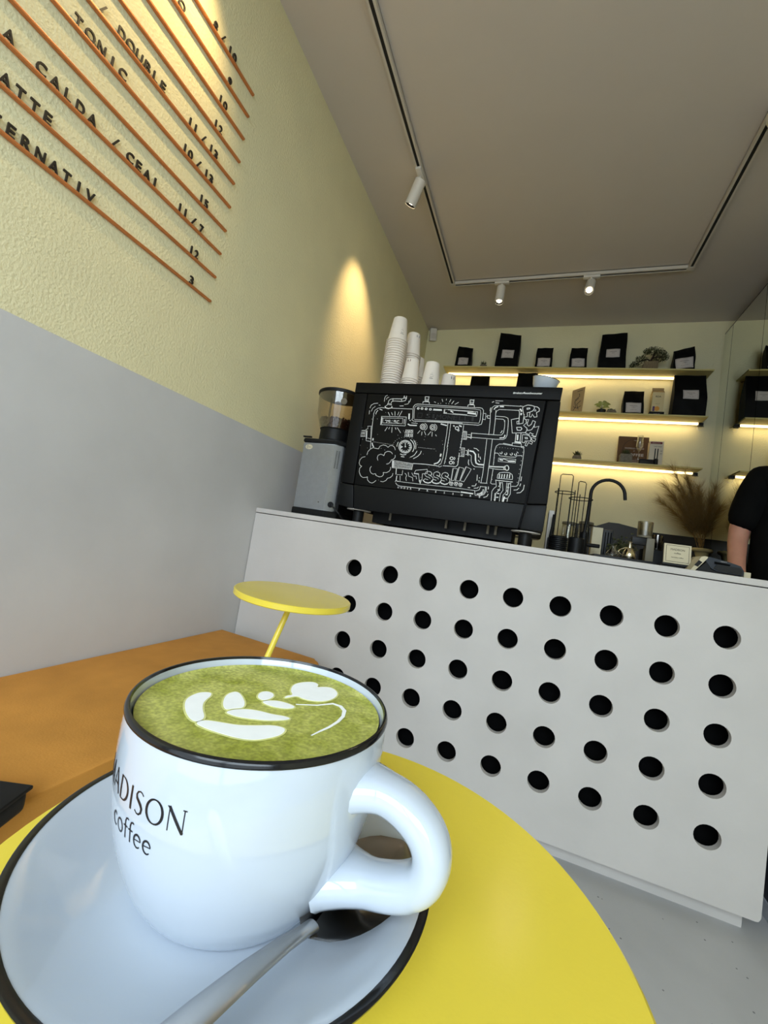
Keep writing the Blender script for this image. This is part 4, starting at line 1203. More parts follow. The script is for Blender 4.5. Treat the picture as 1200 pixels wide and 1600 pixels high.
MB().box(0.118, 0.318, 0.150, 0.329, 1.000, 1.296, 0.004).build('rear_casing', M['black'], gr)
pris(sec, 1.2965, 1.316, 0.004, 1.01).build('top_cap', M['black'], gr)
MB().lathe([(0.001, 0), (0.078, 0), (0.080, 0.004), (0.072, 0.012), (0.070, 0.060), (0.074, 0.066), (0.001, 0.066)], (0.213, 0.205, 1.3165), 40).build('collar', M['black'], gr)
MB().ring([(0.0745, 0.0), (0.096, 0.070), (0.102, 0.158), (0.1005, 0.158), (0.0945, 0.070), (0.073, 0.0)], (0.213, 0.205, 1.3825), 48).build('hopper', M['hopper'], gr, label='clear plastic bean hopper')
bn_ = MB()
for k in range(230):                               # beans against the hopper wall and on top
    if k < 150: a = random.uniform(0, 2 * PI); z = random.uniform(0.003, 0.042); r = 0.0745 + z * 0.30 - 0.0075
    else: a = random.uniform(0, 2 * PI); r = 0.078 * math.sqrt(random.random()); z = 0.045
    c = (0.213 + r * math.cos(a), 0.205 + r * math.sin(a), 1.3855 + z); ax = Vector((random.gauss(0, 1), random.gauss(0, 1), random.gauss(0, 1))).normalized()
    bn_.lathe([(0.0, -0.0055), (0.0032, -0.0035), (0.0040, 0), (0.0032, 0.0035), (0.0, 0.0055)], c, 7, axis=ax)
bn_.lathe([(0.001, 0.0), (0.066, 0.0), (0.078, 0.043), (0.001, 0.043)], (0.213, 0.205, 1.3845), 24)
bn_.build('beans', M['beans'], gr, kind='stuff', label='brown roasted coffee beans in the hopper')
MB().lathe([(0.001, 0), (0.104, 0), (0.106, 0.003), (0.106, 0.013), (0.103, 0.016), (0.001, 0.016)], (0.213, 0.205, 1.541), 48).build('lid', M['black'], gr)
MB().cyl((0.165, 0.205, 1.384), (0.165, 0.205, 1.540), 0.005, n=10).build('hopper_rod', M['steel'], gr)
MB().cyl((0.272, 0.128, 1.500), (0.276, 0.122, 1.5), 0.014, n=20).build('hopper_disc', M['stone'], gr)
MB().box(0.119, 0.160, 0.086, 0.099, 1.3165, 1.323, 0.002).build('switch_tab', M['black'], gr)
vt = MB()
for k in range(13):
    for q in (0, 1):
        vt.box(0, 0.0065, -0.0006, 0.0, -0.0012, 0.0012); m = Matrix.Translation(Vector((0.2845 + q * 0.0085, 0.1107 + q * 0.0080, 1.268 - k * 0.0062))) @ Matrix.Rotation(math.radians(43.2), 4, 'Z'); vt.xf(m, len(vt.v) - 8)
vt.build('vent_slots', M['black'], gr, False, kind='stuff')
bd = MB().lathe([(0.0, 0.0), (0.0155, 0.0), (0.0155, 0.0012), (0.0, 0.0012)], (0, 0, 0), 28, axis=(0, -1, 0)); bd.v = [(0.150 + x * 1.15, 0.1015 + y, 1.276 + z * 0.72) for x, y, z in bd.v]
bdo = bd.build('badge', M['cream'], gr, label='oval cream maker badge')
bt_ = MB(); bt_.ribbon([(0.1455, 1.284), (0.141, 1.279), (0.141, 1.272), (0.146, 1.268)], 0.0016, lambda u, v, d: (u, 0.1002 - d, v), 0.0003)
put_text(bt_, 'Quamar', lambda u, v, d: (0.154 + u, 0.1002 - d, 1.274 + v), 0.004, depth=0.0003, width=0.017); bt_.build('badge_print', M['print'], bdo, False)
MB().cyl((0.2935, 0.118, 1.030), (0.2995, 0.110, 1.030), 0.0125, n=20, bev=0.002).build('cable_gland', M['black'], gr)
MB().tube([(0.299, 0.112, 1.030), (0.325, 0.085, 1.020), (0.355, 0.090, 0.995), (0.362, 0.12, 0.976)], 0.0035, 8).build('cable', M['black'], gr)
MB().cyl((0.243, 0.1015, 1.034), (0.243, 0.0985, 1.034), 0.003, n=12).build('screw', M['steel'], gr)

# ------------------------------------------------------------------ paper cups stacked on the machine
ZT = 1.5725
ORD = ['topmost', 'second', 'third', 'fourth', 'fifth', 'sixth', 'seventh', 'eighth', 'ninth', 'tenth', 'eleventh', 'twelfth', 'thirteenth', 'fourteenth', 'fifteenth', 'sixteenth', 'seventeenth', 'eighteenth', 'nineteenth', 'twentieth', 'twenty-first', 'twenty-second', 'twenty-third', 'twenty-fourth', 'twenty-fifth', 'twenty-sixth']
def cup_proto(h, rb, rt, label, group, mark=None):
    t = empty('paper_cup', (0, 0, 0), label, 'paper cup', group)
    MB().lathe([(rb - 0.0035, 0.0012), (rb - 0.0005, 0.0), (rb + 0.0022, 0.0016), (rb + 0.0022, 0.0034), (rb - 0.0005, 0.0048), (rb - 0.0028, 0.0052), (rt + 0.0005, h - 0.002), (rt, h), (rt - 0.0025, h), (rt - 0.003, h - 0.005), (0.0, h - 0.005)], n=32).build('cup_wall', M['white_paper'], t, local=True, angle=50)
    if mark:
        b = MB(); f = lambda u, v, d: ((rt + (rb - rt) * (1 - v / h) + 0.0003 + d) * math.cos(u), (rt + (rb - rt) * (1 - v / h) + 0.0003 + d) * math.sin(u), v)
        for pts, w in mark: b.ribbon(pts, w, f, 0.0001)
        b.build('cup_mark', M[mark_col], t, False, local=True)
    return t
def squig(a0, z0):                                  # a small printed emblem: cup outline with steam, and a line of print
    c = lambda u, v: (a0 + u / 0.036, z0 + v)
    return [([c(-.006, .012), c(-.006, .004), c(-.003, 0), c(.003, 0), c(.006, .004), c(.006, .012), c(-.006, .012)], 0.0011), ([c(-.002, .015), c(.001, .018), c(-.001, .022)], 0.0010), ([c(.002, .016), c(.004, .020)], 0.0010), ([c(-.007, -.006), c(.007, -.006)], 0.0018), ([c(.007, .009), c(.010, .007), c(.006, .003)], 0.001)]
def stack(x, y, n, h, rb, rt, pitch, z, lab_top, lab, group, mark, tilt=0.0):
    global mark_col
    mark_col = 'label_ink'
    top = cup_proto(h, rb, rt, lab_top, group, mark); top.location = (x, y, z + n * pitch)
    if n:
        one = cup_proto(h, rb, rt, lab, group, None); one.location = (x, y, z)
        one['label'] = lab % ORD[n]
        for k in range(1, n):
            c = copy_tree(one); c.location = (x, y, z + k * pitch); c.rotation_euler = (0, 0, k * 0.7); c['label'] = lab % ORD[n - k]
    return top
AZ = math.radians(-66)
G1 = 'white paper cups in upturned stacks on the espresso machine'
stack(0.435, 0.245, 23, 0.115, 0.0490, 0.0320, 0.0112, ZT, 'top cup of the tallest paper cup stack beside the yellow wall', 'upturned white paper cup, %s from the top of the tallest stack', G1, squig(AZ + 0.35, 0.036))
def mark_block(col, a0, z0, z1, da=0.28):
    return [([(a0, (z0 + z1) / 2), (a0 + da, (z0 + z1) / 2)], z1 - z0)]
def stack2(x, y, n, h, rb, rt, pitch, lt, lb, mk=None, col='label_ink'):
    global mark_col
    mark_col = col
    top = cup_proto(h, rb, rt, lt, G1, mk); top.location = (x, y, ZT + n * pitch)
    if n:
        one = cup_proto(h, rb, rt, lb, G1, None); one.location = (x, y, ZT)
        one['label'] = lb % ORD[n]
        for k in range(1, n): c = copy_tree(one); c.location = (x, y, ZT + k * pitch); c['label'] = lb % ORD[n - k]
stack2(0.470, 0.365, 22, 0.115, 0.0470, 0.0310, 0.0112, 'top cup with small blue mark on the stack behind the tallest', 'upturned white paper cup, %s from the top of the stack right behind the tallest', mark_block('blue', AZ + 0.35, 0.092, 0.104, 0.5), 'blue')
stack2(0.475, 0.475, 16, 0.110, 0.045, 0.030, 0.0112, 'top cup of the rearmost half hidden paper cup stack', 'upturned white paper cup, %s from the top of the rearmost half hidden stack')
stack2(0.5370, 0.215, 6, 0.098, 0.0410, 0.0290, 0.0100, 'top cup with a red mark on the short stack', 'upturned white paper cup, %s from the top of the short red marked stack', mark_block('red', AZ - 0.85, 0.082, 0.094, 0.45), 'red')
stack2(0.6330, 0.215, 2, 0.120, 0.0450, 0.0300, 0.0112, 'plain upturned paper cup standing right of the short stack', 'upturned paper cup, %s from the top of the stack right of the short one', squig(AZ - 0.1, 0.045), 'label_ink')
stack2(0.6950, 0.290, 1, 0.110, 0.0420, 0.0290, 0.0112, 'upturned paper cup with blue mark half hidden behind the plain one', 'upturned paper cup, %s from the top under the half hidden blue marked one', mark_block('blue', AZ + 0.15, 0.086, 0.098, 0.5), 'blue')
def china(name, x, y, z, R, H, tilt, label):
    e = empty(name, (x, y, z), label, 'bowl', None)
    MB().lathe([(0.0, 0.0), (R * 0.5, 0.0), (R * 0.56, 0.003), (R * 0.86, H * 0.55), (R, H), (R - 0.003, H), (R * 0.82, H * 0.58), (R * 0.5, 0.006), (0, 0.006)], (x, y, z), 48).build('bowl_wall', M['porcelain'], e)
    MB().ring([(R - 0.0035, H - 0.0005), (R - 0.003, H + 0.0008), (R + 0.0004, H + 0.0008), (R + 0.0006, H - 0.0012)], (x, y, z), 48).build('rim_band', M['rim_black'], e, label='black rim')
    e.rotation_euler = (math.radians(10), math.radians(tilt), 0); return e
china('china_bowl', 0.700, 0.400, ZT + 0.012, 0.066, 0.086, 14, 'white china bowl with black rim tilted behind the paper cups')
china('china_bowl', 1.1000, 0.215, ZT + 0.012, 0.052, 0.064, 12, 'white china bowl with black rim at the right end of the machine')

# ------------------------------------------------------------------ menu rails and letters on the left wall
ROWS = [(1.6345, [('ALTERNATIV', -1.1305, 0.0282), ('3', None, 0)]), (1.7230, [('LATTE', -1.0995, 0.0272), ('12', None, 0)]),
        (1.8110, [('A', -1.0815, 0.027), ('CALDA', -1.0205, 0.0284), ('/', -0.846, 0.027), ('CEAI', -0.8035, 0.0262), ('11/7', None, 0)]), (1.8990, [('15', None, 0)]),
        (1.9870, [('TONIC', -0.9750, 0.0282), ('10/13', None, 0)]), (2.0740, [('/', -0.934, 0.027), ('DOUBLE', -0.8830, 0.0254), ('11/13', None, 0)]), (2.1625, [('12', None, 0)]),
        (2.2500, [('10', None, 0)]), (2.3385, [('O', -0.7500, 0.027), ('9', None, 0)]), (2.4270, [('8/10', None, 0)])]
names = ['lowest menu rail on the yellow wall, lettered ALTERNATIV 3', 'menu rail second from the bottom, lettered LATTE 12', 'menu rail lettered CALDA / CEAI 11 / 7 on the yellow wall', 'menu rail with only the price 15 visible', 'menu rail lettered TONIC 10 / 13', 'menu rail lettered / DOUBLE 11 / 13', 'menu rail priced 12 above the DOUBLE rail', 'menu rail priced 10, third from the top', 'menu rail priced 9, second from the top', 'topmost menu rail priced 8 / 10 near the ceiling']
YE = [-.4457, -.4436, -.4405, -.4373, -.4378, -.44, -.4338, -.4343, -.4326, -.4293]
for (z, words), lab, ye in zip(ROWS, names, YE):
    e = empty('menu_rail', (0.0, ye, z), lab, 'menu rail', 'copper menu rails with black letters')
    MB().box(0.0005, 0.0105, -1.62, ye, z - 0.0028, z + 0.0034, 0.0008).build('rail', M['copper'], e)
    zb = z + 0.0036
    LW = {'O': .024, 'N': .0195, 'A': .0215, 'D': .0195, 'C': .0205, 'T': .0185, 'V': .0215, 'U': .019, 'R': .0185, 'B': .018, 'E': .0155, 'L': .014, '0': .017, '8': .016, '9': .016, '2': .015, '3': .015, '5': .015, '7': .0155}
    def put(c, y, bold=0.016):
        if c == ' ': return
        b = MB(); put_text(b, c, lambda u, v, d: (0.0045 + d, y + u, zb + v), 0.0275, 'c', bold, 0.0045, width=LW.get(c))
        if c == '/':
            b = MB(); b.prism([(-0.0095, 0.0), (-0.0045, 0.0), (0.0095, 0.0275), (0.0045, 0.0275)], 0.0, 0.0045, lambda u, v, d: (0.0045 + d, y + u, zb + v))
        b.build('letter', M['letter'], e, False)
    for w, y0, p in words:
        if y0 is not None:
            for i, c in enumerate(w): put(c, y0 + 0.009 + i * p)
        else:
            y = -0.5285 - 0.008
            for c in reversed(w):
                if c == '/': y -= 0.012; put(c, y); y -= 0.0335
                else: put(c, y); y -= 0.0215
# ------------------------------------------------------------------ shelves with lit strips on the back wall
SH = {1: (0.24, 2.155, 2.4418, -0.0142), 2: (0.24, 2.148, 2.0835, -0.0008), 3: (0.24, 2.147, 1.7190, 0.0)}   # x0, x1, front lower edge at x=0.25, slope
YS = 1.830; TS = 0.010
def shelf_top(n, x): return SH[n][2] + SH[n][3] * (x - 0.25) + TS
LAB = {1: 'topmost yellow wall shelf with a warm light strip under it', 2: 'middle yellow wall shelf with a warm light strip under it', 3: 'lowest yellow wall shelf holding the brown book'}
LEDX = {1: (0.262, 1.966), 2: (0.262, 2.128), 3: (0.262, 2.126)}
for n, (x0, x1, z0, sl) in SH.items():
    e = empty('wall_shelf', (0, 0, 0), LAB[n], 'shelf', 'yellow wall shelves')
    f = lambda u, v, d, z0=z0, sl=sl: (u, v, z0 + sl * (u - 0.25) + d)
    MB().prism([(x0, YS), (x1, YS), (x1, YB - 0.001), (x0, YB - 0.001)], 0.0, TS, f).build('board', M['shelf'], e, False)
    a, b = LEDX[n]
    MB().prism([(a, 1.952), (b, 1.952), (b, 1.966), (a, 1.966)], -0.0125, -0.0005, f).build('light_strip', M['led'], e, False, label='glowing warm light strip')
    if n != 1:
        cl = MB(); cl.prism([(b + 0.002, 1.945), (b + 0.030, 1.945), (b + 0.030, 1.975), (b + 0.002, 1.975)], -0.022, -0.0008, f); cl.build('strip_clip', M['black'], e, False, label='black end clip of the strip')
    else:
        cl = MB(); cl.prism([(2.090, 1.945), (2.118, 1.945), (2.118, 1.975), (2.090, 1.975)], -0.022, -0.0008, f); cl.build('strip_clip', M['black'], e, False, label='black end clip of the strip')
    xe = (b if n != 1 else 2.088) + 0.016; zz = z0 + sl * (xe - 0.25) - 0.020
    MB().tube([(xe + 0.005 + 0.018 * math.cos(t), 1.975, zz - 0.010 + 0.020 * math.sin(t)) for t in [PI * 0.45 + k * PI / 7 for k in range(11)]], 0.0016, 6).build('cable', M['white_metal'], e)
    MB().cyl((xe, 1.97, zz + 0.010), (xe + 0.030, 1.99, zz + 0.004), 0.002, n=6).build('clip_pin', M['black'], e)
for n in (1, 2, 3):
    l = bpy.data.lights.new('shelf_glow', 'AREA'); l.shape = 'RECTANGLE'; l.size = LEDX[n][1] - LEDX[n][0]; l.size_y = 0.014
    l.energy = 0.85; l.color = (1.0, 0.78, 0.42); o = bpy.data.objects.new('shelf_glow', l); COL.objects.link(o)
    o.location = ((LEDX[n][0] + LEDX[n][1]) / 2, 1.957, SH[n][2] + SH[n][3] * 0.9 - 0.0155); o.rotation_euler = (math.radians(25), 0, 0)

# ------------------------------------------------------------------ coffee bags: block bottom, folded top, printed label
def coffee_bag(x0, x1, zt, n, label, lab=True, yf=1.866, lab_z=0.28, lab_w=0.62, skew=0.0, droop=0.0, fold=True, dep=None, lean=0.0, group='black coffee bags on the wall shelves', lab_rot=0.0):
    cx = (x0 + x1) / 2; w = x1 - x0; zb = shelf_top(n, cx) + 0.0005; H = zt - zb; d = dep or min(0.085, w * 0.5)
    e = empty('coffee_bag', (cx, yf + d / 2, zb), label, 'coffee bag', group)
    b = MB(); NZ, NXX = 9, 8; vs = []
    def P(s, a, side):                                # s 0..1 height, a -1..1 across
        wd = w / 2 * (1 - 0.06 * s) ; dp = d / 2 * (1 - 0.94 * max(0.0, (s - 0.45) / 0.55) ** 1.2) + 0.002
        bulge = 0.010 * math.sin(PI * min(1, s * 1.15)) * (1 - a * a)
        wr = 0.0025 * math.sin(9 * s + 5 * a + cx * 20)
        yy = side * (dp + bulge * 0.6) + wr + lean * s * s + (d * 0.18) * s
        z = H * s + skew * a * s * s * H
        return (cx + a * wd + 0.002 * math.sin(7 * s + cx * 30), yf + d / 2 + yy, zb + z)
    for side in (-1, 1):
        for i in range(NZ + 1):
            for j in range(NXX + 1): vs.append(P(i / NZ, -1 + 2 * j / NXX, side))
    q = (NZ + 1) * (NXX + 1); fs = []
    g = lambda i, j, s: s * q + i * (NXX + 1) + j
    for i in range(NZ):
        for j in range(NXX): fs += [(g(i, j, 0), g(i, j + 1, 0), g(i + 1, j + 1, 0), g(i + 1, j, 0)), (g(i, j + 1, 1), g(i, j, 1), g(i + 1, j, 1), g(i + 1, j + 1, 1))]
        fs += [(g(i, 0, 1), g(i, 0, 0), g(i + 1, 0, 0), g(i + 1, 0, 1)), (g(i, NXX, 0), g(i, NXX, 1), g(i + 1, NXX, 1), g(i + 1, NXX, 0))]
    for j in range(NXX): fs += [(g(0, j + 1, 0), g(0, j, 0), g(0, j, 1), g(0, j + 1, 1)), (g(NZ, j, 0), g(NZ, j + 1, 0), g(NZ, j + 1, 1), g(NZ, j, 1))]
    b.add(vs, fs).build('pouch', M['bag'], e, angle=50)
    if fold:
        s0 = 0.86; MB().tube([Vector(P(s0, a / 6, -1)) + Vector((0, -0.0012, 0)) for a in range(-6, 7)], 0.0016, 6).build('seal_fold', M['bag'], e)
    if lab:
        lw = w * lab_w; lh = lw * 0.74; zc = lab_z * H; cr, sr = math.cos(lab_rot), math.sin(lab_rot)
        def f(u, v, dd):
            u2, v2 = u * cr - v * sr, u * sr + v * cr; s = (zc + v2) / H; p = Vector(P(s, u2 / (w / 2 * (1 - 0.06 * s)), -1)); return (p.x, p.y - 0.0015 - dd, p.z)
        L = MB(); k = 6
        for i in range(k):
            for j in range(k):
                u0, u1 = -lw / 2 + lw * i / k, -lw / 2 + lw * (i + 1) / k; v0, v1 = -lh / 2 + lh * j / k, -lh / 2 + lh * (j + 1) / k
                L.add([f(u0, v0, 0), f(u1, v0, 0), f(u1, v1, 0), f(u0, v1, 0)], [(0, 1, 2, 3)])
        lo = L.build('label', M['label'], e, False)
        T = MB(); ih = lh * 0.43; iw = lw * 0.45
        for a_, b_ in (((-iw, -ih), (iw, -ih)), ((iw, -ih), (iw, ih)), ((iw, ih), (-iw, ih)), ((-iw, ih), (-iw, -ih))): T.ribbon([(a_[0] + (b_[0] - a_[0]) * t / 6, a_[1] + (b_[1] - a_[1]) * t / 6) for t in range(7)], lw * 0.012, lambda u, v, d: f(u, v, 0.0006), 0)
        put_text(T, 'MADISON', lambda u, v, d: f(u, lh * 0.12 + v, 0.0006), lh * 0.10, width=lw * 0.50); put_text(T, 'coffee', lambda u, v, d: f(u, -lh * 0.04 + v, 0.0006), lh * 0.09, width=lw * 0.22)
        put_text(T, 'specialty coffee', lambda u, v, d: f(u, -lh * 0.27 + v, 0.0006), lh * 0.055, width=lw * 0.42)
        T.build('label_print', M['label_ink'], lo, False)
    return e
coffee_bag(0.326, 0.459, 2.650, 1, 'small black coffee bag at the left end of the top shelf', skew=-0.05)
coffee_bag(0.662, 0.842, 2.765, 1, 'tall black coffee bag second from the left on the top shelf', lab_z=0.38, lab_w=0.52, skew=-0.045, fold=False)
coffee_bag(0.972, 1.100, 2.633, 1, 'small black coffee bag in the middle of the top shelf', lab_w=0.72)
coffee_bag(1.224, 1.349, 2.628, 1, 'small black coffee bag left of the big one on the top shelf', lab_w=0.72)
coffee_bag(1.431, 1.613, 2.746, 1, 'tall black coffee bag left of the bonsai on the top shelf', lab_z=0.42, lab_w=0.50, skew=0.02, fold=False)
coffee_bag(1.917, 2.050, 2.612, 1, 'black coffee bag with slanted top right of the bonsai', lab_w=0.80, skew=0.10, lab_z=0.32, fold=False, lab_rot=0.12)
coffee_bag(0.472, 0.634, 2.398, 2, 'black bag half hidden behind the machine on the middle shelf, left one', lab=False, fold=False)
coffee_bag(0.846, 1.010, 2.428, 2, 'black bag half hidden behind the machine on the middle shelf, right one', lab=False, fold=False)
coffee_bag(1.628, 1.764, 2.288, 2, 'small black coffee bag beside the cream carton on the middle shelf', lab_w=0.72)
coffee_bag(1.940, 2.143, 2.421, 2, 'large black coffee bag at the right end of the middle shelf', lab_z=0.50, lab_w=0.46, fold=False)

# kraft pouch, carton, book, box
kb = empty('kraft_pouch', (1.318, 1.90, shelf_top(2, 1.3)), 'brown kraft paper pouch with a dark drawing on the middle shelf', 'pouch')
zb = shelf_top(2, 1.3) + 0.0005
kp = [(1.280, zb), (1.357, zb), (1.3615, zb + 0.212), (1.276, zb + 0.178)]
MB().prism(kp, 1.875, 1.905, lambda u, v, d: (u, d, v)).build('pouch', M['kraft'], kb, False)
t = MB()
for pts in ([(1.295, .02), (1.31, .05), (1.30, .09), (1.325, .12)], [(1.33, .03), (1.315, .07), (1.34, .10)], [(1.30, .10), (1.33, .135), (1.325, .155)], [(1.292, .05), (1.32, .04), (1.345, .06)], [(1.31, .17), (1.345, .185)], [(1.288, .015), (1.345, .015)]):
    t.ribbon([(x, zb + z) for x, z in pts], 0.004, lambda u, v, d: (u, 1.8748 - d, v), 0.0003)
t.build('printed_drawing', M['label_ink'], kb, False)
ca = empty('carton', (1.846, 1.90, shelf_top(2, 1.85)), 'tall cream gable top carton standing on a black base', 'carton')
zb = shelf_top(2, 1.85) + 0.0005
MB().box(1.803, 1.894, 1.868, 1.952, zb, zb + 0.032, 0.001).build('base', M['black'], ca)
MB().box(1.812, 1.886, 1.874, 1.946, zb + 0.0325, zb + 0.178, 0.001).build('carton_body', M['carton'], ca)
g = MB(); g.prism([(1.874, zb + 0.1785), (1.946, zb + 0.1785), (1.914, zb + 0.203), (1.906, zb + 0.203)], 1.812, 1.886, lambda u, v, d: (d, u, v)); g.box(1.812, 1.886, 1.906, 1.914, zb + 0.2035, zb + 0.222); g.build('gable_top', M['kraft'], ca, False)
ft = lambda u, v, d: (1.849 + u, 1.8735 - d, zb + v)
t = MB(); put_text(t, 'ROA', lambda u, v, d: ft(u, .140 + v, d), 0.012, depth=0.0003, bold=0.02); put_text(t, 'coffee drink', lambda u, v, d: ft(u, .090 + v, d), 0.004, depth=0.0003); t.build('carton_print', M['label_ink'], ca, False)
MB().prism([(-.030, .036), (-.016, .036), (-.016, .072), (-.030, .072)], 0, .0004, ft).build('purple_block', M['purple'], ca, False)
MB().prism(ell(-0.002, .055, .016, .018, 0, 345, 18), 0, .0004, ft).build('orange_disc', M['orange'], ca, False)
t = MB(); put_text(t, 'specialty drink', lambda u, v, d: (1.849 + u, 1.8675 - d, zb + 0.013 + v), 0.005, depth=0.0003); t.build('base_print', M['label'], ca, False)

bk = empty('book', (1.74, 1.93, shelf_top(3, 1.74)), 'brown coffee atlas book leaning behind the grey pot', 'book')
zb = shelf_top(3, 1.74) + 0.0005
bkm = Matrix.Translation((1.738, 1.925, zb)) @ Matrix.Rotation(math.radians(-7), 4, 'X')
def part(mb, name, m, par, mtx, **k): mb.xf(mtx); return mb.build(name, m, par, False, **k)
part(MB().box(-0.099, 0.099, 0.0, 0.018, 0.0, 0.228), 'cover', M['book'], bk, bkm); 
fb = lambda u, v, d: bkm @ Vector((u, -0.0004 - d, v))
rg = MB(); rg.ribbon(ell(0.012, .13, .078, .078, 75, 285, 24), 0.004, fb, 0.0003); rg.build('cover_ring', M['book_ring'], bk, False)
t = MB(); put_text(t, 'WORLD ATLAS', lambda u, v, d: fb(u + .008, .130 + v, d), 0.012, depth=0.0003, width=.125); put_text(t, 'of', lambda u, v, d: fb(u + .008, .112 + v, d), 0.009, depth=0.0003)
put_text(t, 'COFFEE', lambda u, v, d: fb(u + .012, .076 + v, d), 0.021, depth=0.0003, width=.118, bold=0.01); put_text(t, 'THE', lambda u, v, d: fb(u + .010, .195 + v, d), 0.007, depth=0.0003)
for k in range(3): t.ribbon([(-.03, .052 - k * .012), (.045, .052 - k * .012)], 0.003, fb, 0.0003)
t.build('cover_lettering', M['label'], bk, False)
wb_ = empty('gift_box', (1.878, 1.915, zb), 'white card box with dark red strip beside the brown book', 'box')
MB().box(1.832, 1.918, 1.885, 1.945, zb, zb + 0.182, 0.001).build('box_body', M['white_box'], wb_)
fw = lambda u, v, d: (u, 1.8847 - d, zb + v)
MB().prism([(1.838, .162), (1.906, .162), (1.910, .170), (1.906, .177), (1.838, .177), (1.835, .170)], 0, .0004, fw).build('red_strip', M['red'], wb_, False)
t = MB(); put_text(t, 'bravissimo', lambda u, v, d: (1.872 + u, 1.8840 - d, zb + .1665 + v), .006, depth=.0004, width=.05); t.build('strip_lettering', M['white_box'], wb_, False)
t = MB(); put_text(t, 'TWIST GRIND', lambda u, v, d: (1.882 + u, 1.8847 - d, zb + .140 + v), .007, depth=.0003, width=.05)
for z in (.115, .108, .095, .088): t.ribbon([(1.900, z), (1.912, z)], .002, fw, .0003)
t.build('box_print', M['label_ink'], wb_, False)
t = MB(); t.prism([(1.866, .040), (1.873, .040), (1.873, .128), (1.866, .128)], 0, .0004, fw); t.prism([(1.882, .040), (1.889, .040), (1.889, .128), (1.882, .128)], 0, .0004, fw); t.build('pictured_tool', M['black'], wb_, False)
sd = empty('tool_stand', (1.83, 1.855, zb), 'black tool stand lying in front of the white card box', 'stand')
MB().box(1.772, 1.856, 1.842, 1.878, zb, zb + 0.036, 0.003).build('bar', M['black'], sd); MB().cyl((1.873, 1.858, zb), (1.873, 1.858, zb + .046), .0155, .0145, n=20, bev=.003).build('cup', M['black'], sd)
gl = MB().lathe([(0.012, 0.0), (0.012, 0.002), (0.004, 0.006), (0.004, 0.085), (0.012, 0.100), (0.024, 0.128), (0.019, 0.205), (0.0175, 0.205), (0.022, 0.128), (0.0, 0.094)], (1.7615, 1.850, zb), 24)
solo(gl, 'stem_glass', M['thin_glass'], 'clear stemmed tasting glass in front of the brown book', 'glass')

# succulents, pots, bonsai
def leaf_cluster(c, n, ln, w, up, seed, droop=0.0):
    rr = random.Random(seed); b = MB()
    for k in range(n):
        a = 2 * PI * k / n * 1.618 * 3; el = up * (0.35 + 0.65 * k / n) ; dv = Vector((math.cos(a) * math.cos(el), math.sin(a) * math.cos(el), math.sin(el)))
        sd = dv.cross(Vector((0, 0, 1))); sd = sd.normalized() if sd.length > .01 else Vector((1, 0, 0)); L = ln * rr.uniform(.8, 1.1); c0 = Vector(c); nn = sd.cross(dv)
        vs = [c0, c0 + dv * L * .45 + sd * w, c0 + dv * L + Vector((0, 0, -droop)), c0 + dv * L * .45 - sd * w, c0 + dv * L * .45 + nn * w * .5, c0 + dv * L * .45 - nn * w * .5]
        b.add(vs, [(0, 1, 4), (1, 2, 4), (2, 3, 4), (3, 0, 4), (1, 0, 5), (2, 1, 5), (3, 2, 5), (0, 3, 5)])
    return b
def potted(x, y, n, r, h, label, cat, spikes, seed, pot='stone', lf='leaf'):
    z = shelf_top(n, x) + 0.0005; e = empty('potted_succulent', (x, y, z), label, cat)
    MB().lathe([(0.001, 0), (r * .78, 0), (r, h * .5), (r * .86, h), (r * .7, h), (r * .7, h * .85), (0.001, h * .85)], (x, y, z), 20).build('pot', M[pot], e)
    nl, ln, w, up = spikes; leaf_cluster((x, y, z + h * .85), nl, ln, w, up, seed).build('leaves', M[lf], e, False, kind='stuff'); return e
potted(0.566, 1.885, 1, 0.0315, 0.030, 'tiny spiky succulent in a grey pot on the top shelf', 'plant', (22, 0.045, 0.004, 1.25), 3)
potted(1.3635, 1.885, 3, 0.033, 0.036, 'tiny succulent in a stone pot alone on the lowest shelf', 'plant', (26, 0.046, 0.008, 1.45), 5)
potted(1.557, 1.878, 2, 0.036, 0.028, 'low round stone pot with dark rosettes beside the leafy plant', 'plant', (26, 0.034, 0.009, .6), 9)
z2 = shelf_top(2, 1.49) + .0005
pl = empty('leafy_plant', (1.490, 1.885, z2), 'small plant with broad pale leaves in a black pot', 'plant')
MB().lathe([(0.001, 0), (.028, 0), (.033, .034), (.030, .034), (.029, .028), (.001, .028)], (1.490, 1.885, z2), 24).build('pot', M['black'], pl)
def broad_leaf(base, tip, w):
    base = Vector(base); tip = Vector(tip); d = tip - base; sd = Vector((d.z, 0, -d.x)).normalized(); b = MB(); vs = []
    for i in range(7):
        s = i / 6; ww = w * math.sin(PI * min(1, s ** .7 * .98 + .02)) + .0005; c = base + d * s + Vector((0, 0, .012 * math.sin(PI * s)))
        vs += [c + sd * ww + Vector((0, -.003, 0)), c, c - sd * ww + Vector((0, -.003, 0))]
    fs = []
    for i in range(6): fs += [(3 * i, 3 * i + 1, 3 * i + 4, 3 * i + 3), (3 * i + 1, 3 * i + 2, 3 * i + 5, 3 * i + 4)]
    return b.add(vs, fs)
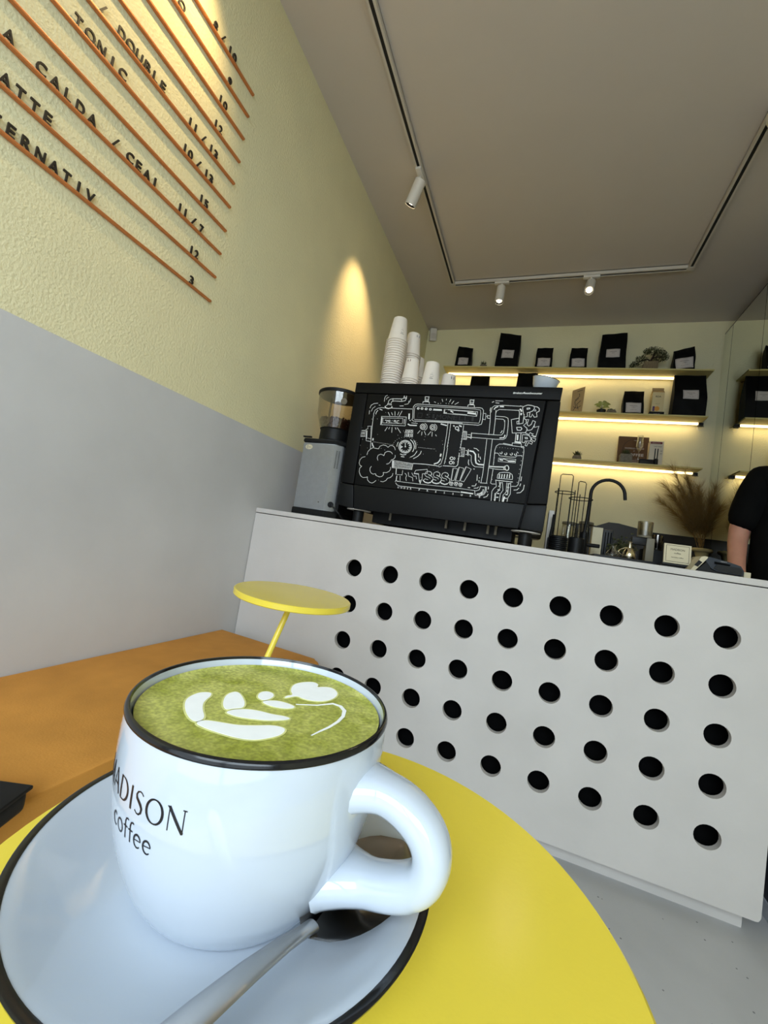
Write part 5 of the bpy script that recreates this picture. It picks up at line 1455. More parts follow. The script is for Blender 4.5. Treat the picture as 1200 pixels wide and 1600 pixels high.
for (dx, dz, tx, tz, w) in ((-.01, .055, -.056, .066, .012), (-.004, .062, -.028, .092, .013), (.006, .068, .026, .096, .014), (.01, .060, .058, .072, .015), (.004, .05, .052, .046, .012), (-.006, .05, -.040, .050, .010), (.0, .07, .036, .084, .012)):
    lf = broad_leaf((1.490 + dx, 1.878, z2 + dz), (1.490 + tx, 1.868, z2 + tz), w).build('leaf', M['leaf_light'], pl, True)
    MB().tube([(1.490, 1.885, z2 + .028), (1.490 + dx * .6, 1.882, z2 + dz * .8), (1.490 + dx, 1.878, z2 + dz)], .0012, 5).build('stalk', M['leaf'], lf)
z3 = shelf_top(3, 1.68) + .0005
gp = empty('grey_planter', (1.683, 1.862, z3), 'grey square planter with dark plant in front of the brown book', 'planter')
MB().box(1.645, 1.722, 1.832, 1.892, z3, z3 + .063, .002).build('planter_box', M['stone'], gp); leaf_cluster((1.683, 1.865, z3 + .060), 40, .050, .007, 1.4, 12).build('leaves', M['leaf'], gp, False, kind='stuff')
z1 = shelf_top(1, 1.77) + .0005
bo = empty('bonsai', (1.771, 1.885, z1), 'bonsai tree with cloud shaped crown in a grey wooden pot', 'bonsai')
MB().prism([(1.722, 0), (1.820, 0), (1.820, .068), (1.733, .062)], 1.852, 1.925, lambda u, v, d: (u, d, z1 + v)).build('pot', M['wood'], bo, False)
MB().tube([(1.782, 1.885, z1 + .06), (1.778, 1.885, z1 + .085), (1.790, 1.885, z1 + .115), (1.792, 1.885, z1 + .140)], [.011, .008, .006, .005], 8).build('trunk', M['bark'], bo)
MB().tube([(1.780, 1.885, z1 + .075), (1.755, 1.880, z1 + .090), (1.715, 1.880, z1 + .080), (1.680, 1.88, z1 + .055)], [.007, .005, .004, .003], 7).build('branch', M['bark'], bo)
MB().tube([(1.785, 1.885, z1 + .10), (1.82, 1.88, z1 + .11), (1.85, 1.88, z1 + .105)], [.006, .004, .003], 7).build('branch', M['bark'], bo)
rr = random.Random(21); fo = MB()
for (cx, cz, rx, rz, k) in ((1.790, .158, .066, .026, 420), (1.748, .150, .030, .020, 130), (1.835, .135, .046, .030, 260), (1.862, .110, .030, .034, 230), (1.825, .088, .040, .020, 160), (1.715, .095, .044, .030, 230), (1.680, .060, .034, .022, 170), (1.655, .040, .018, .016, 60)):
    for _ in range(k):
        while True:
            a, b_, c = rr.uniform(-1, 1), rr.uniform(-1, 1), rr.uniform(-1, 1)
            if a * a + b_ * b_ + c * c < 1: break
        p = Vector((cx + a * rx, 1.885 + b_ * rx * .7, z1 + cz + c * rz)); s = .0048
        d1 = Vector((rr.gauss(0, 1), rr.gauss(0, 1), rr.gauss(0, 1))).normalized() * s; d2 = d1.orthogonal().normalized() * s * .8; d3 = d1.cross(d2).normalized() * s * .35
        fo.add([p + d1, p + d2, p - d1, p - d2, p + d3], [(0, 1, 4), (1, 2, 4), (2, 3, 4), (3, 0, 4), (0, 3, 2, 1)])
fo.build('foliage', M['leaf'], bo, False, kind='stuff')

# ------------------------------------------------------------------ motion sensor in the back corner
se = empty('motion_sensor', (0.062, 1.99, 2.74), 'small white motion sensor high in the back left corner', 'sensor')
sm = Matrix.Translation((0.058, 1.985, 2.812)) @ Matrix.Rotation(math.radians(16), 4, 'X') @ Matrix.Rotation(math.radians(30), 4, 'Z')
part(MB().box(-0.030, 0.030, -0.022, 0.020, -0.055, 0.055, 0.008, 3), 'housing', M['white_metal'], se, sm); part(MB().box(-0.024, 0.024, -0.0255, -0.0222, -0.035, 0.010, 0.001), 'sensor_window', M['track'], se, sm)
MB().box(0.045, 0.07, 2.0, 2.0155, 2.80, 2.825).build('bracket', M['white_metal'], se, False)

# ------------------------------------------------------------------ ceiling track and spotlights
tr = empty('lighting_track', (1.09, 0.3, CEIL), 'white ceiling lighting track running round three sides', 'track')
TH = 0.024
def track_run(x0, x1, y0, y1, axis):
    t = MB(); w = 0.017; g_ = 0.0075
    if axis == 'y':
        xc = (x0 + x1) / 2
        for a, b in ((xc - w, xc - g_), (xc + g_, xc + w)): t.box(a, b, y0, y1, CEIL - TH, CEIL)
        t.box(xc - w, xc + w, y0, y1, CEIL - 0.004, CEIL); o = t.build('rail', M['track'], tr, False)
        MB().box(xc - g_ + .0003, xc + g_ - .0003, y0, y1, CEIL - TH + 0.003, CEIL - 0.0045).build('slot', M['emboss'], o, False, label='dark groove of the rail')
    else:
        yc = (y0 + y1) / 2
        for a, b in ((yc - w, yc - g_), (yc + g_, yc + w)): t.box(x0, x1, a, b, CEIL - TH, CEIL)
        t.box(x0, x1, yc - w, yc + w, CEIL - 0.004, CEIL); o = t.build('rail', M['track'], tr, False)
        MB().box(x0, x1, yc - g_ + .0003, yc + g_ - .0003, CEIL - TH + 0.003, CEIL - 0.0045).build('slot', M['emboss'], o, False, label='dark groove of the rail')
TX1, TX3, TY2 = 0.350, 1.834, 1.355
track_run(TX1, TX1, -2.3, TY2 - 0.02, 'y'); track_run(TX1 + 0.02, TX3 - 0.02, TY2, TY2, 'x'); track_run(TX3, TX3, -2.3, TY2 - 0.02, 'y')
for x in (TX1, TX3): MB().box(x - 0.02, x + 0.02, TY2 - 0.02, TY2 + 0.02, CEIL - TH - 0.001, CEIL - 0.0005, 0.002).build('corner_joint', M['track'], tr)
def spot(x, y, aim, label, power, angle=38, blend=0.6, L=0.125, R=0.030, drop=0.055, col=(1.0, 0.80, 0.52), along='y', glow=None):
    e = empty('track_spotlight', (x, y, CEIL - TH), label, 'spotlight', 'white track spotlights')
    sx, sy = (0.014, 0.05) if along == 'y' else (0.05, 0.014)
    MB().box(x - sx, x + sx, y - sy, y + sy, CEIL - TH - 0.014, CEIL - TH - 0.0005, 0.002).build('adapter', M['white_metal'], e)
    piv = Vector((x, y, CEIL - TH - drop)); d = (Vector(aim) - piv).normalized()
    MB().cyl((x, y, CEIL - TH - 0.013), piv, 0.0065, n=12).build('stem', M['white_metal'], e)
    a = piv - d * 0.022 + Vector((0, 0, -0.002)); b = a + d * L
    h = MB(); h.lathe([(0.001, 0), (R - .003, 0), (R, .003), (R, L - .001), (R - .001, L), (R - .003, L), (R - .0034, L - .014), (0.001, L - .014)], a, 32, axis=d); ho = h.build('housing', M['white_metal'], e)
    MB().ring([(R - .0036, L - .0135), (R - .0031, L - .002), (R - .0042, L - .002), (R - .011, L - .0135)], (0, 0, 0), 32).xf(Matrix.Translation(a) @ Vector((0, 0, 1)).rotation_difference(d).to_matrix().to_4x4()).build('baffle', M['black'], ho)
    MB().lathe([(0.001, 0), (R * .56, 0), (R * .56, .002), (0.001, .002)], a + d * (L - .0125), 24, axis=d).build('lens', M['lamp'], ho, label='glowing lamp lens')
    l = bpy.data.lights.new('spot_lamp', 'SPOT'); l.energy = power; l.color = col; l.spot_size = math.radians(angle); l.spot_blend = blend; l.shadow_soft_size = 0.02
    lo = bpy.data.objects.new('spot_lamp', l); COL.objects.link(lo); lo.parent = e; lo.location = a + d * (L + 0.004) - Vector(e.location); lo.rotation_euler = d.to_track_quat('-Z', 'Y').to_euler()
    return e
spot(TX1, 0.412, (0.0, 0.62, 2.06), 'white spotlight on the left track run aimed at the wall above the grinder', 40, 58, 1.0, col=(1.0, 0.70, 0.36))
spot(0.705, TY2, (0.70, 1.10, 1.0), 'white spotlight on the rear track run, left one', 5, 42, along='x')
spot(1.283, TY2, (1.16, 0.50, 1.6), 'white spotlight on the rear track run, right one, shining towards the room', 5, 42, along='x')
spot(TX3, 0.36, (1.62, -0.75, 1.3), 'white spotlight at the right edge of the picture under the ceiling', 6, 42, R=0.036, L=0.13, drop=0.06)
spot(TX1, -0.72, (0.0, -0.80, 2.28), 'white spotlight above the menu on the left track run', 26, 76, 1.0, col=(1.0, 0.72, 0.34))
# ------------------------------------------------------------------ things on the service counter, right of the machine
ZK = ZC + 0.0005
def wire_stand(x, y, r, zr, ztop, loop_w, label, turn=0.0):
    e = empty('cup_lid_stand', (x, y, ZC), label, 'lid stand', 'black wire lid stands')
    w = 0.0019
    ring = lambda z, rr, n=28: [(x + rr * math.cos(2 * PI * k / n), y + rr * math.sin(2 * PI * k / n), z) for k in range(n)]
    MB().tube(ring(ZK + .003, r), w, 6, closed=True).build('base_ring', M['black'], e); MB().tube(ring(zr, r), w, 6, closed=True).build('upper_ring', M['black'], e)
    for k in range(3):
        a = turn + 2 * PI * k / 3; MB().tube([(x + r * math.cos(a), y + r * math.sin(a), ZK + .003), (x + r * math.cos(a), y + r * math.sin(a), zr + .012)], w, 6).build('upright', M['black'], e)
    a = turn + .2; c, s = math.cos(a), math.sin(a); h = loop_w / 2; oy = r * .6
    pts = [(-h, ZK + .003), (-h, ztop - .006), (-h + .006, ztop), (h - .006, ztop), (h, ztop - .006), (h, ZK + .003)]
    MB().tube([(x + u * c, y + u * s, z) for u, z in pts], w, 6).build('carry_loop', M['black'], e)
    return e
wire_stand(1.244, 0.42, 0.040, 1.234, 1.314, 0.050, 'taller black wire lid stand right of the machine', -0.3)
wire_stand(1.308, 0.42, 0.046, 1.213, 1.288, 0.036, 'shorter black wire lid stand beside the black tap', 0.35)
e = empty('lid_stack', (1.236, 0.32, ZC), 'stack of black ribbed cup lids at the machine corner', 'cup lids')
MB().lathe([(0.001, 0)] + [p for k in range(9) for p in ((.036, .001 + k * .0075), (.036, .005 + k * .0075), (.032, .006 + k * .0075))] + [(.030, .070), (.001, .070)], (1.236, .32, ZK), 28).build('lids', M['black'], e)
solo(MB().lathe([(0.001, 0), (.026, 0), (.030, .004), (.030, .070), (.026, .074), (.001, .074)], (1.304, .34, ZK), 24), 'black_jar', M['black'], 'plain black jar between the lid stack and the tap', 'jar')
tp = empty('tap', (1.345, 0.50, ZC), 'black gooseneck tap on a thick base on the counter', 'tap')
MB().cyl((1.345, .50, ZK), (1.345, .50, 1.082), .0165, n=24, bev=.002).build('base', M['black'], tp)
gp_ = [(1.345, .5, 1.080), (1.350, .5, 1.15), (1.3520, .5, 1.235)] + [(1.418 - .066 * math.cos(t), .5, 1.255 + .066 * math.sin(t)) for t in [PI * k / 14 for k in range(0, 14)]] + [(1.4865, .5, 1.240)]
MB().tube(gp_, [.0072] * 3 + [.0070] * 14 + [.0068], 12).build('spout', M['black'], tp)
MB().cyl((1.360, .498, 1.028), (1.410, .49, 1.028), .0085, n=14, bev=.002).build('lever', M['black'], tp)
cl = MB(); cl.box(1.168 + .021, 1.168 + .046, .40, .52, ZK, 1.150, .006); solo(cl, 'paper_bag_stack', M['white_metal'], 'white paper bag stack behind the right end of the machine', 'paper bags')
b = empty('cleaning_brush', (1.212, 0.36, ZC), 'black brush standing against the white paper bags', 'brush')
MB().tube([(1.205, .365, 1.03), (1.209, .365, 1.08), (1.211, .366, 1.128)], [.006, .005, .006], 10).build('handle', M['black'], b); MB().box(1.196, 1.212, .352, .378, ZK, 1.030, .003).build('bristle_head', M['black'], b)
nb = empty('napkin_box', (1.43, 0.60, ZC), 'cream napkin box with black grooved side on the counter', 'napkin box')
MB().box(1.385, 1.427, .575, .632, ZK, 1.117, .002).build('napkins', M['cream'], nb)
MB().box(1.4275, 1.470, .575, .632, ZK, 1.112, .003).build('holder', M['emboss'], nb)
for k in range(3): MB().box(1.437 + k * .011, 1.440 + k * .011, .571, .5748, 1.0, 1.100).build('groove', M['deep_black'], nb, False)
ty = empty('bar_tray', (1.49, 0.30, ZC), 'flat black bar tray carrying the flask and the steel pourer', 'tray')
MB().box(1.36, 1.562, .24, .40, ZK, ZC + .017, .003).build('tray_body', M['black'], ty)
fl = MB().lathe([(0.018, 0), (.024, .002), (.025, .010), (.010, .030), (.008, .040), (.011, .043), (.009, .043), (.007, .038), (.008, .030), (.022, .010), (.020, .003), (0.0, .003)], (1.432, .30, ZC + .0175), 28)
solo(fl, 'glass_flask', M['thin_glass'], 'small clear glass flask on the black bar tray', 'flask')
pr_ = empty('steel_pourer', (1.487, 0.30, ZC + .0175), 'shiny steel pourer bottle on the black bar tray', 'pourer')
MB().lathe([(0.001, 0), (.020, 0), (.022, .004), (.022, .020), (.014, .036), (.007, .042), (.006, .060), (.008, .064), (.001, .066)], (1.487, .30, ZC + .0175), 28).build('bottle', M['gold'], pr_)
MB().tube([(1.487 - .020, .30, ZC + .028)] + [(1.487 - .026 - .010 * math.sin(PI * k / 6), .30, ZC + .030 + .022 * k / 6) for k in range(7)] + [(1.487 - .010, .30, ZC + .060)], .0018, 6).build('handle', M['gold'], pr_)
hp_ = empty('hand_grinder', (1.585, 0.50, ZC), 'grey column grinder with a frosted round hopper on the counter', 'grinder')
MB().box(1.580, 1.609, .485, .530, ZK, 1.089, .002).build('column', M['grey_plastic'], hp_); MB().box(1.520, 1.609, .470, .545, ZK, ZC + .014, .003).build('base', M['emboss'], hp_)
MB().cyl((1.5735, .505, 1.0895), (1.5735, .505, 1.0985), .0275, n=28, bev=.001).build('hopper_floor', M['grey_plastic'], hp_)
MB().ring([(.0272, 0), (.0285, .058), (.0272, .058), (.0260, 0)], (1.5735, .505, 1.099), 32).build('hopper', M['frosted'], hp_)
MB().box(1.528, 1.5795, .490, .525, 1.098 - .040, 1.0885, .002).build('motor_head', M['emboss'], hp_)
pl2 = empty('herb_plant', (1.505, 0.56, ZC), 'green bushy herb in a dark pot behind the steel pourer', 'plant')
MB().lathe([(0.001, 0), (.028, 0), (.034, .05), (.030, .05), (.001, .044)], (1.505, .56, ZK), 24).build('pot', M['black'], pl2)
rr = random.Random(5); hb_ = MB()
for _ in range(260):
    p = Vector((1.505 + rr.gauss(0, .022), .56 + rr.gauss(0, .018), ZK + .052 + abs(rr.gauss(0, .024)))); d1 = Vector((rr.gauss(0, 1), rr.gauss(0, 1), rr.gauss(0, .6))).normalized() * .009; d2 = d1.orthogonal().normalized() * .005
    hb_.add([p - d1, p + d2, p + d1, p - d2, p + d1.cross(d2).normalized() * .0015], [(0, 1, 4), (1, 2, 4), (2, 3, 4), (3, 0, 4)])
hb_.build('leaves', M['leaf'], pl2, False, kind='stuff')

# sign card on the counter
sg = empty('sign_card', (1.617, 0.20, ZC), 'small cream card sign reading MADISON coffee on the counter', 'sign')
sgm = Matrix.Translation((1.6165, .200, ZK)) @ Matrix.Rotation(math.radians(-8), 4, 'X')
part(MB().box(-.047, .047, .010, .034, .0, .012, .001), 'foot', M['black'], sg, Matrix.Translation((1.6165, .200, ZK)))
part(MB().box(-.0405, .0405, 0, .008, .020, .0885, .0008), 'card', M['cream'], sg, sgm)
fs_ = lambda u, v, d: sgm @ Vector((u, -.0003 - d, v))
part(MB().box(-.0440, .0440, -.001, .012, .0125, .0195, .001), 'holder', M['black'], sg, sgm)
t = MB()
for a_, b_ in (((-.034, .026), (.034, .026)), ((.034, .026), (.034, .083)), ((.034, .083), (-.034, .083)), ((-.034, .083), (-.034, .026))): t.ribbon([a_, b_], .0012, fs_, .0003)
put_text(t, 'MADISON', lambda u, v, d: fs_(u, .0655 + v, d), .0075, depth=.0003, width=.042); put_text(t, 'coffee', lambda u, v, d: fs_(u, .0540 + v, d), .006, depth=.0003, width=.020); put_text(t, 'specialty coffee', lambda u, v, d: fs_(u, .0400 + v, d), .0038, depth=.0003, width=.036)
t.build('sign_lettering', M['label_ink'], sg, False)
# card terminal
po = empty('card_terminal', (1.72, 0.17, ZC), 'dark grey card payment terminal on the counter before the person', 'card terminal')
pp = [(1.660, .009), (1.690, .008), (1.782, .004), (1.7865, .006), (1.788, .024), (1.780, .038), (1.752, .046), (1.690, .0565), (1.678, .0565), (1.670, .052)]
MB().prism([(1.672, .0535), (1.690, .055), (1.745, .046), (1.776, .038), (1.785, .024), (1.784, .008), (1.716, .0105), (1.698, .018)], .150, .232, lambda u, v, d: (u, d, ZK + v)).build('housing', M['pos'], po, True)
MB().prism([(1.6395, .001), (1.652, .001), (1.684, .0475), (1.6865, .0535), (1.678, .0555), (1.668, .052)], .148, .234, lambda u, v, d: (u, d, ZK + v)).build('printer_cover', M['cream'], po, True, label='cream stand end of the terminal')
MB().prism([(1.650, .0215), (1.6605, .018), (1.6715, .034), (1.6615, .040)], .1465, .1478, lambda u, v, d: (u, d, ZK + v)).build('cover_band', M['black'], po, False)
MB().prism([(1.655, .001), (1.782, .001), (1.784, .007), (1.716, .009), (1.697, .016), (1.6865, .040)], .152, .230, lambda u, v, d: (u, d, ZK + v)).build('stand', M['black'], po, True)
MB().prism([(1.704, .020), (1.720, .0125), (1.780, .0105), (1.7805, .024), (1.772, .032), (1.712, .034)], .1470, .1497, lambda u, v, d: (u, d, ZK + v)).build('side_panel', M['emboss'], po, True)
MB().prism([(1.705, .0345), (1.745, .0335), (1.748, .0385), (1.705, .042)], .1462, .1497, lambda u, v, d: (u, d, ZK + v)).build('grip', M['deep_black'], po, True)
t = MB(); put_text(t, 'VERIFY', lambda u, v, d: (1.730 + u, .1499 - d, ZK + .0435 + v * .8), .003, depth=.0003, width=.018); t.build('terminal_print', M['label'], po, False)
MB().box(1.7895, 1.808, .160, .20, ZK, ZK + .022, .002).build('plug', M['cream'], po)

# ------------------------------------------------------------------ back counter, splashback and things on it
bc = empty('back_counter', (1.24, 1.74, 0), 'dark back counter under the yellow wall shelves', 'counter')
MB().box(0.30, 2.245, 1.44, 2.012, 0.08, 0.925).build('cabinet', M['cabinet_dark'], bc, False); MB().box(0.30, 2.245, 1.50, 2.01, 0.0, 0.08).build('plinth', M['black'], bc, False)
MB().box(0.29, 2.247, 1.42, 2.013, 0.926, 0.955, .002).build('worktop', M['black'], bc)
for x0 in (0.30, 0.79, 1.28, 1.765):
    d = MB().box(x0 + .003, x0 + .480, 1.420 + .002, 1.438, 0.09, 0.915, .001).build('door', M['cabinet_dark'], bc); MB().box(x0 + .20, x0 + .28, 1.408, 1.4215, .86, .872, .002).build('handle', M['steel'], d)
solo(MB().box(1.42, 2.247, 2.000, 2.014, .956, 1.266), 'splashback', M['splash'], 'dark splashback panel along the back wall above the back counter', 'splashback', smooth=False)
kt = empty('knock_box', (1.72, 1.80, .956), 'dark boxy appliance on the back counter under the shelves', 'appliance')
MB().prism([(1.49, .956), (1.86, .956), (1.86, 1.235), (1.66, 1.268), (1.60, 1.268), (1.49, 1.215)], 1.68, 1.90, lambda u, v, d: (u, d, v)).build('housing', M['splash'], kt, False)
MB().box(1.875, 2.00, 1.70, 1.86, .957, 1.165, .004).build('control_box', M['emboss'], kt)
st = MB().lathe([(0.001, 0), (.030, 0), (.033, .005), (.033, .100), (.031, .100), (.030, .006), (.001, .006)], (1.885, 1.640, 1.115), 28)
bx = MB().box(1.80, 1.96, 1.575, 1.665, .957, 1.114, .003); solo(bx, 'storage_tin', M['black'], 'black tin under the steel tumbler on the back counter', 'tin')
solo(st, 'steel_tumbler', M['steel'], 'shiny steel tumbler behind the cream sign', 'tumbler')
for x, h, nm in ((1.36, .285, 'clear glass jar with pale lid left on the back counter'), (1.47, .30, 'clear glass jar standing right of its twin on the back counter')):
    j = empty('glass_jar', (x, 1.74, .956), nm, 'jar', 'glass jars on the back counter'); MB().ring([(.045, 0), (.047, .01), (.047, h - .02), (.044, h - .02), (.044, .01), (.040, .004)], (x, 1.74, .957), 28).build('jar_body', M['thin_glass'], j)
    MB().cyl((x, 1.74, .957 + h - .019), (x, 1.74, .957 + h), .048, n=28, bev=.003).build('lid', M['grey_plastic'], j)
# vase with dry pampas grass by the mirror
VX, VY = 2.178, 1.790
va = empty('vase', (VX, VY, .956), 'beige round vase of dry pampas grass against the mirror', 'vase')
MB().lathe([(0.001, 0), (.034, 0), (.040, .01), (.036, .09), (.030, .16), (.040, .196), (.045, .205), (.040, .205), (.026, .160), (.030, .09), (.001, .02)], (VX, VY, .9565), 36).build('vase_body', M['vase'], va)
MB().tube([(VX + .047 * math.cos(2 * PI * k / 36), VY + .047 * math.sin(2 * PI * k / 36), 1.166) for k in range(36)], .0125, 10, closed=True).build('vase_rim', M['vase'], va)
rr = random.Random(8)
plumes = [(1.895, 1.455), (1.905, 1.575), (1.940, 1.680), (1.985, 1.560), (2.045, 1.630), (2.110, 1.580), (1.960, 1.50), (2.06, 1.50), (2.01, 1.66), (2.135, 1.53), (2.185, 1.575), (2.165, 1.50), (2.200, 1.44)]
PL = ['lowest leftmost pampas plume leaning out of the beige vase', 'second pampas plume from the left, long and leaning', 'tallest pampas plume reaching the shelf light', 'pampas plume in the middle left of the bunch', 'tall pampas plume just right of the bunch centre', 'rightmost tall pampas plume close to the mirror', 'short pampas plume low in the left half', 'short pampas plume low in the middle', 'tall pampas plume left of the bunch centre', 'short rightmost pampas plume touching the mirror', 'upright pampas plume leaning forward beside the mirror, tallest of three', 'upright pampas plume leaning forward beside the mirror, middle one of three', 'upright pampas plume leaning forward beside the mirror, shortest of three']
for k, (tx, tz) in enumerate(plumes):
    yy = VY + (rr.uniform(-.10, .06) if k < 10 else -.10 - .03 * (k - 10)); p0 = Vector((VX + rr.uniform(-.018, .010), VY + rr.uniform(-.02, .02), 1.14)); p2 = Vector((tx, yy, tz)); p1 = p0.lerp(p2, .5) + Vector((.030 * (VX - tx) / .2, 0, .045))
    bez = lambda s: p0.lerp(p1, s).lerp(p1.lerp(p2, s), s)
    g = empty('pampas_stem', p0, PL[k], 'pampas grass', 'pampas plumes in the beige vase')
    MB().tube([bez(i / 10) for i in range(11)], [.0022 - .00016 * i for i in range(11)], 5).build('stalk', M['pampas'], g)
    h = MB()
    for q in range(1100):
        s = rr.uniform(.28, 1.0); c = bez(s); tg = (bez(min(1, s + .03)) - bez(s - .03)).normalized(); o1 = tg.orthogonal().normalized(); o1.rotate(Quaternion(tg, rr.uniform(0, 2 * PI)))
        L = rr.uniform(.04, .12) * (1.1 - .55 * abs(s - .55)); m1 = c + (tg * .50 + o1 * .50).normalized() * L * .5; m2 = m1 + (tg * .85 + o1 * .35 + Vector((0, 0, -.25))).normalized() * L * .5; sd = tg.cross(o1) * .00034
        h.add([c + sd, c - sd, m1 - sd, m1 + sd, m2], [(0, 1, 2, 3), (3, 2, 4)])
    h.noflip = True; h.build('plume', M['pampas'], g, False, kind='stuff')

# ------------------------------------------------------------------ the person behind the counter, mostly out of the picture
def skin_body(name, joints, bones, m, parent, sub=2, smooth=True):
    me = bpy.data.meshes.new(name); names = list(joints); me.from_pydata([joints[k][0] for k in names], [(names.index(a), names.index(b)) for a, b in bones], [])
    o = bpy.data.objects.new(name, me); COL.objects.link(o)
    md = o.modifiers.new('skin', 'SKIN'); md.use_smooth_shade = True; md.branch_smoothing = 0.6
    if not me.skin_vertices: bpy.context.view_layer.objects.active = o
    lay = me.skin_vertices[0] if len(me.skin_vertices) else None
    for i, k in enumerate(names):
        r = joints[k][1]; lay.data[i].radius = r if isinstance(r, tuple) else (r, r); lay.data[i].use_root = (i == 0)
    sb = o.modifiers.new('sub', 'SUBSURF'); sb.levels = sub; sb.render_levels = sub
    ev = o.evaluated_get(bpy.context.evaluated_depsgraph_get()); nm = bpy.data.meshes.new_from_object(ev); bpy.data.objects.remove(o); bpy.data.meshes.remove(me)
    b = MB(); b.add([v.co[:] for v in nm.vertices], [tuple(p.vertices) for p in nm.polygons]); bpy.data.meshes.remove(nm)
    return b
pe = empty('person', (2.20, 0.76, 0), 'person in a black t-shirt and dark jeans behind the counter at the right edge', 'person', rz=0)
PM = Matrix.Translation((2.228, 0.760, 0)) @ Matrix.Rotation(math.radians(-15), 4, 'Z') @ Matrix.Scale(1.03, 4)      # local: facing -y, x to its left
def J(**k): return k
bodyj = {'pelvis': ((0, 0, .93), (.135, .105)), 'waist': ((0, .005, 1.08), (.138, .100)), 'chest': ((0, .01, 1.28), (.155, .112)), 'collar': ((0, .012, 1.42), (.085, .060)), 'neck': ((0, .006, 1.492), .044), 'headb': ((0, -.024, 1.578), (.058, .066)), 'headm': ((0, -.016, 1.645), (.080, .092)), 'headt': ((0, -.010, 1.715), (.072, .084)),
         'sl': ((.165, .012, 1.400), .050), 'ul': ((.200, .015, 1.30), .050), 'el': ((.222, .020, 1.145), .040), 'fl': ((.225, -.055, 1.02), .034), 'wl': ((.215, -.130, .925), .026), 'hl': ((.212, -.160, .885), (.034, .018)),
         'sr': ((-.165, .012, 1.400), .050), 'ur': ((-.200, .015, 1.30), .050), 'er': ((-.222, .020, 1.145), .040), 'fr': ((-.225, -.055, 1.02), .034), 'wr': ((-.215, -.130, .925), .026), 'hr': ((-.212, -.160, .885), (.034, .018)),
         'hpl': ((.085, 0, .86), .095), 'kl': ((.098, -.005, .49), .060), 'cl': ((.100, .015, .32), .055), 'al': ((.102, .02, .09), .040), 'tl': ((.108, -.12, .035), (.040, .030)),
         'hpr': ((-.085, 0, .86), .095), 'kr': ((-.098, -.005, .49), .060), 'cr': ((-.100, .015, .32), .055), 'ar': ((-.102, .02, .09), .040), 'tr': ((-.108, -.12, .035), (.040, .030))}
bones = [('pelvis', 'waist'), ('waist', 'chest'), ('chest', 'collar'), ('collar', 'neck'), ('neck', 'headb'), ('headb', 'headm'), ('headm', 'headt'), ('collar', 'sl'), ('sl', 'ul'), ('ul', 'el'), ('el', 'fl'), ('fl', 'wl'), ('wl', 'hl'), ('collar', 'sr'), ('sr', 'ur'), ('ur', 'er'), ('er', 'fr'), ('fr', 'wr'), ('wr', 'hr'), ('pelvis', 'hpl'), ('hpl', 'kl'), ('kl', 'cl'), ('cl', 'al'), ('al', 'tl'), ('pelvis', 'hpr'), ('hpr', 'kr'), ('kr', 'cr'), ('cr', 'ar'), ('ar', 'tr')]
bm_ = skin_body('body', bodyj, bones, M['skin'], pe)
for sgn in (-1, 1):                                    # fingers and thumb, rooted inside the palm
    for q, (dx, L) in enumerate(((-.021, .070), (-.007, .080), (.007, .075), (.020, .058))):
        b0 = Vector((sgn * .213 + dx * .9, -.170, .874)); fj = {'a': (b0, .0095), 'b': (b0 + Vector((0, -.010, -.030)) * (L / .07), .0088), 'c': (b0 + Vector((0, -.008, -.052)) * (L / .07), .0080), 'd': (b0 + Vector((0, .004, -.068)) * (L / .07), .0068)}
        fb_ = skin_body('finger', fj, [('a', 'b'), ('b', 'c'), ('c', 'd')], None, None, 1); bm_.add(fb_.v, fb_.f)
    b0 = Vector((sgn * .213 - sgn * .024, -.155, .895)); fj = {'a': (b0, .012), 'b': (b0 + Vector((-sgn * .018, -.020, -.018)), .0105), 'c': (b0 + Vector((-sgn * .020, -.034, -.040)), .0085)}
    fb_ = skin_body('thumb', fj, [('a', 'b'), ('b', 'c')], None, None, 1); bm_.add(fb_.v, fb_.f)
def nose():                                            # nose and ears
    b = MB(); b.add([(-.007, -.084, 1.664), (.007, -.084, 1.664), (-.015, -.084, 1.630), (.015, -.084, 1.630), (0, -.114, 1.632), (0, -.096, 1.668), (0, -.090, 1.622)], [(0, 5, 4, 2), (5, 1, 3, 4), (2, 4, 6), (4, 3, 6)]); return b
nb_ = nose(); bm_.add(nb_.v, nb_.f)
for sgn in (-1, 1):
    ea = MB().lathe([(0.0, -.006), (.018, -.004), (.022, 0), (.016, .005), (0.0, .003)], (0, 0, 0), 14, axis=(sgn, .25, 0)); bm_.add([(x + sgn * .078, y - .005, z * 1.5 + 1.648) for x, y, z in ea.v], ea.f)
bm_.xf(PM).build('body', M['skin'], pe, True, angle=80)
def hair_cap():
    b = MB(); nu, nv = 36, 20; vs = []; hr = random.Random(3)
    for j in range(nv + 1):
        for i in range(nu):
            a = 2 * PI * i / nu; e = PI * j / nv; k = 1 + hr.uniform(-.018, .018)
            vs.append((.081 * math.sin(e) * math.cos(a) * k, -.002 + .094 * math.sin(e) * math.sin(a) * k, 1.672 + .112 * math.cos(e) * k))
    def keep(p):
        lim = 1.705 if p[1] < -.055 else (1.705 - (p[1] + .055) * 1.25); return p[2] > max(lim, 1.585)
    fs = []
    for j in range(nv):
        for i in range(nu):
            q = (j * nu + i, j * nu + (i + 1) % nu, (j + 1) * nu + (i + 1) % nu, (j + 1) * nu + i)
            if all(keep(vs[x]) for x in q): fs.append(q)
    return b.add(vs, fs)
def clothes(names, jo, bo, m, grow, cut=None, name='tshirt'):
    jj = {k: (jo[k][0], tuple(x + grow for x in (jo[k][1] if isinstance(jo[k][1], tuple) else (jo[k][1],) * 2))) for k in names}
    for k, p in (cut or {}).items(): jj[k] = p
    return skin_body(name, jj, bo, m, pe).xf(PM).build(name, m, pe, True, angle=80)
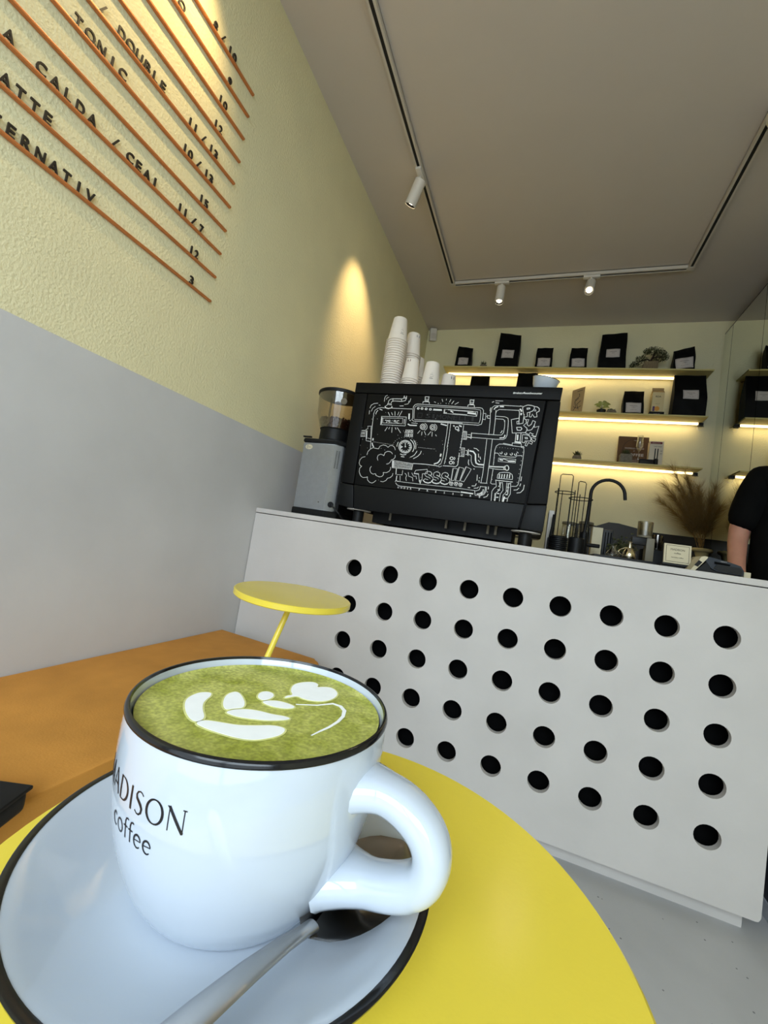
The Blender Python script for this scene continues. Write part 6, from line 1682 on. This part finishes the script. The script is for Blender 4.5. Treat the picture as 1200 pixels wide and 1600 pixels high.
clothes(['waist', 'pelvis', 'chest', 'collar', 'sl', 'sr'], bodyj, [('waist', 'pelvis'), ('waist', 'chest'), ('chest', 'collar'), ('collar', 'neckline'), ('collar', 'sl'), ('sl', 'sleevel'), ('collar', 'sr'), ('sr', 'sleever')], M['tshirt'], .026,
        {'waist': ((0, .005, 1.08), (.200, .130)), 'pelvis': ((0, 0, .90), (.180, .125)), 'chest': ((0, .01, 1.28), (.195, .140)), 'collar': ((0, .012, 1.425), (.130, .098)), 'neckline': ((0, .008, 1.476), (.078, .072)), 'sl': ((.160, .012, 1.420), (.084, .086)), 'sr': ((-.160, .012, 1.420), (.084, .086)), 'sleevel': ((.212, .016, 1.160), (.074, .072)), 'sleever': ((-.212, .016, 1.160), (.074, .072))})
clothes(['pelvis', 'hpl', 'kl', 'cl', 'hpr', 'kr', 'cr'], bodyj, [('pelvis', 'hpl'), ('hpl', 'kl'), ('kl', 'cl'), ('cl', 'hml'), ('pelvis', 'hpr'), ('hpr', 'kr'), ('kr', 'cr'), ('cr', 'hmr')], M['jeans'], .014,
        {'hml': ((.102, .02, .10), (.058, .058)), 'hmr': ((-.102, .02, .10), (.058, .058))}, 'jeans')
for sgn in (-1, 1):
    skin_body('shoe', {'h': ((sgn * .102, .045, .045), (.044, .042)), 'm': ((sgn * .105, -.05, .042), (.046, .038)), 't': ((sgn * .110, -.155, .036), (.046, .032))}, [('h', 'm'), ('m', 't')], M['skirting'], pe).xf(PM).build('shoe', M['skirting'], pe, True, angle=80)
    ey = MB().lathe([(0.0, -.011), (.008, -.008), (.011, 0), (.008, .008), (0.0, .011)], (sgn * .031, -.0775, 1.660), 14).xf(PM).build('eye', M['eye'], pe)
    MB().lathe([(0.0, 0), (.0055, 0), (.004, .0015), (0, .002)], (sgn * .031, -.0868, 1.660), 12, axis=(0, -1, 0)).xf(PM).build('iris', M['hair'], ey)
    MB().tube([(sgn * .016, -.0935, 1.678), (sgn * .031, -.0905, 1.683), (sgn * .047, -.0800, 1.677)], .003, 6).xf(PM).build('eyebrow', M['hair'], pe)
MB().tube([(-.024, -.092, 1.598), (-.010, -.101, 1.600), (.010, -.101, 1.600), (.024, -.092, 1.598)], .0045, 8).xf(PM).build('mouth', M['lip'], pe)
hair_cap().xf(PM).build('hair', M['hair'], pe, True, angle=80)
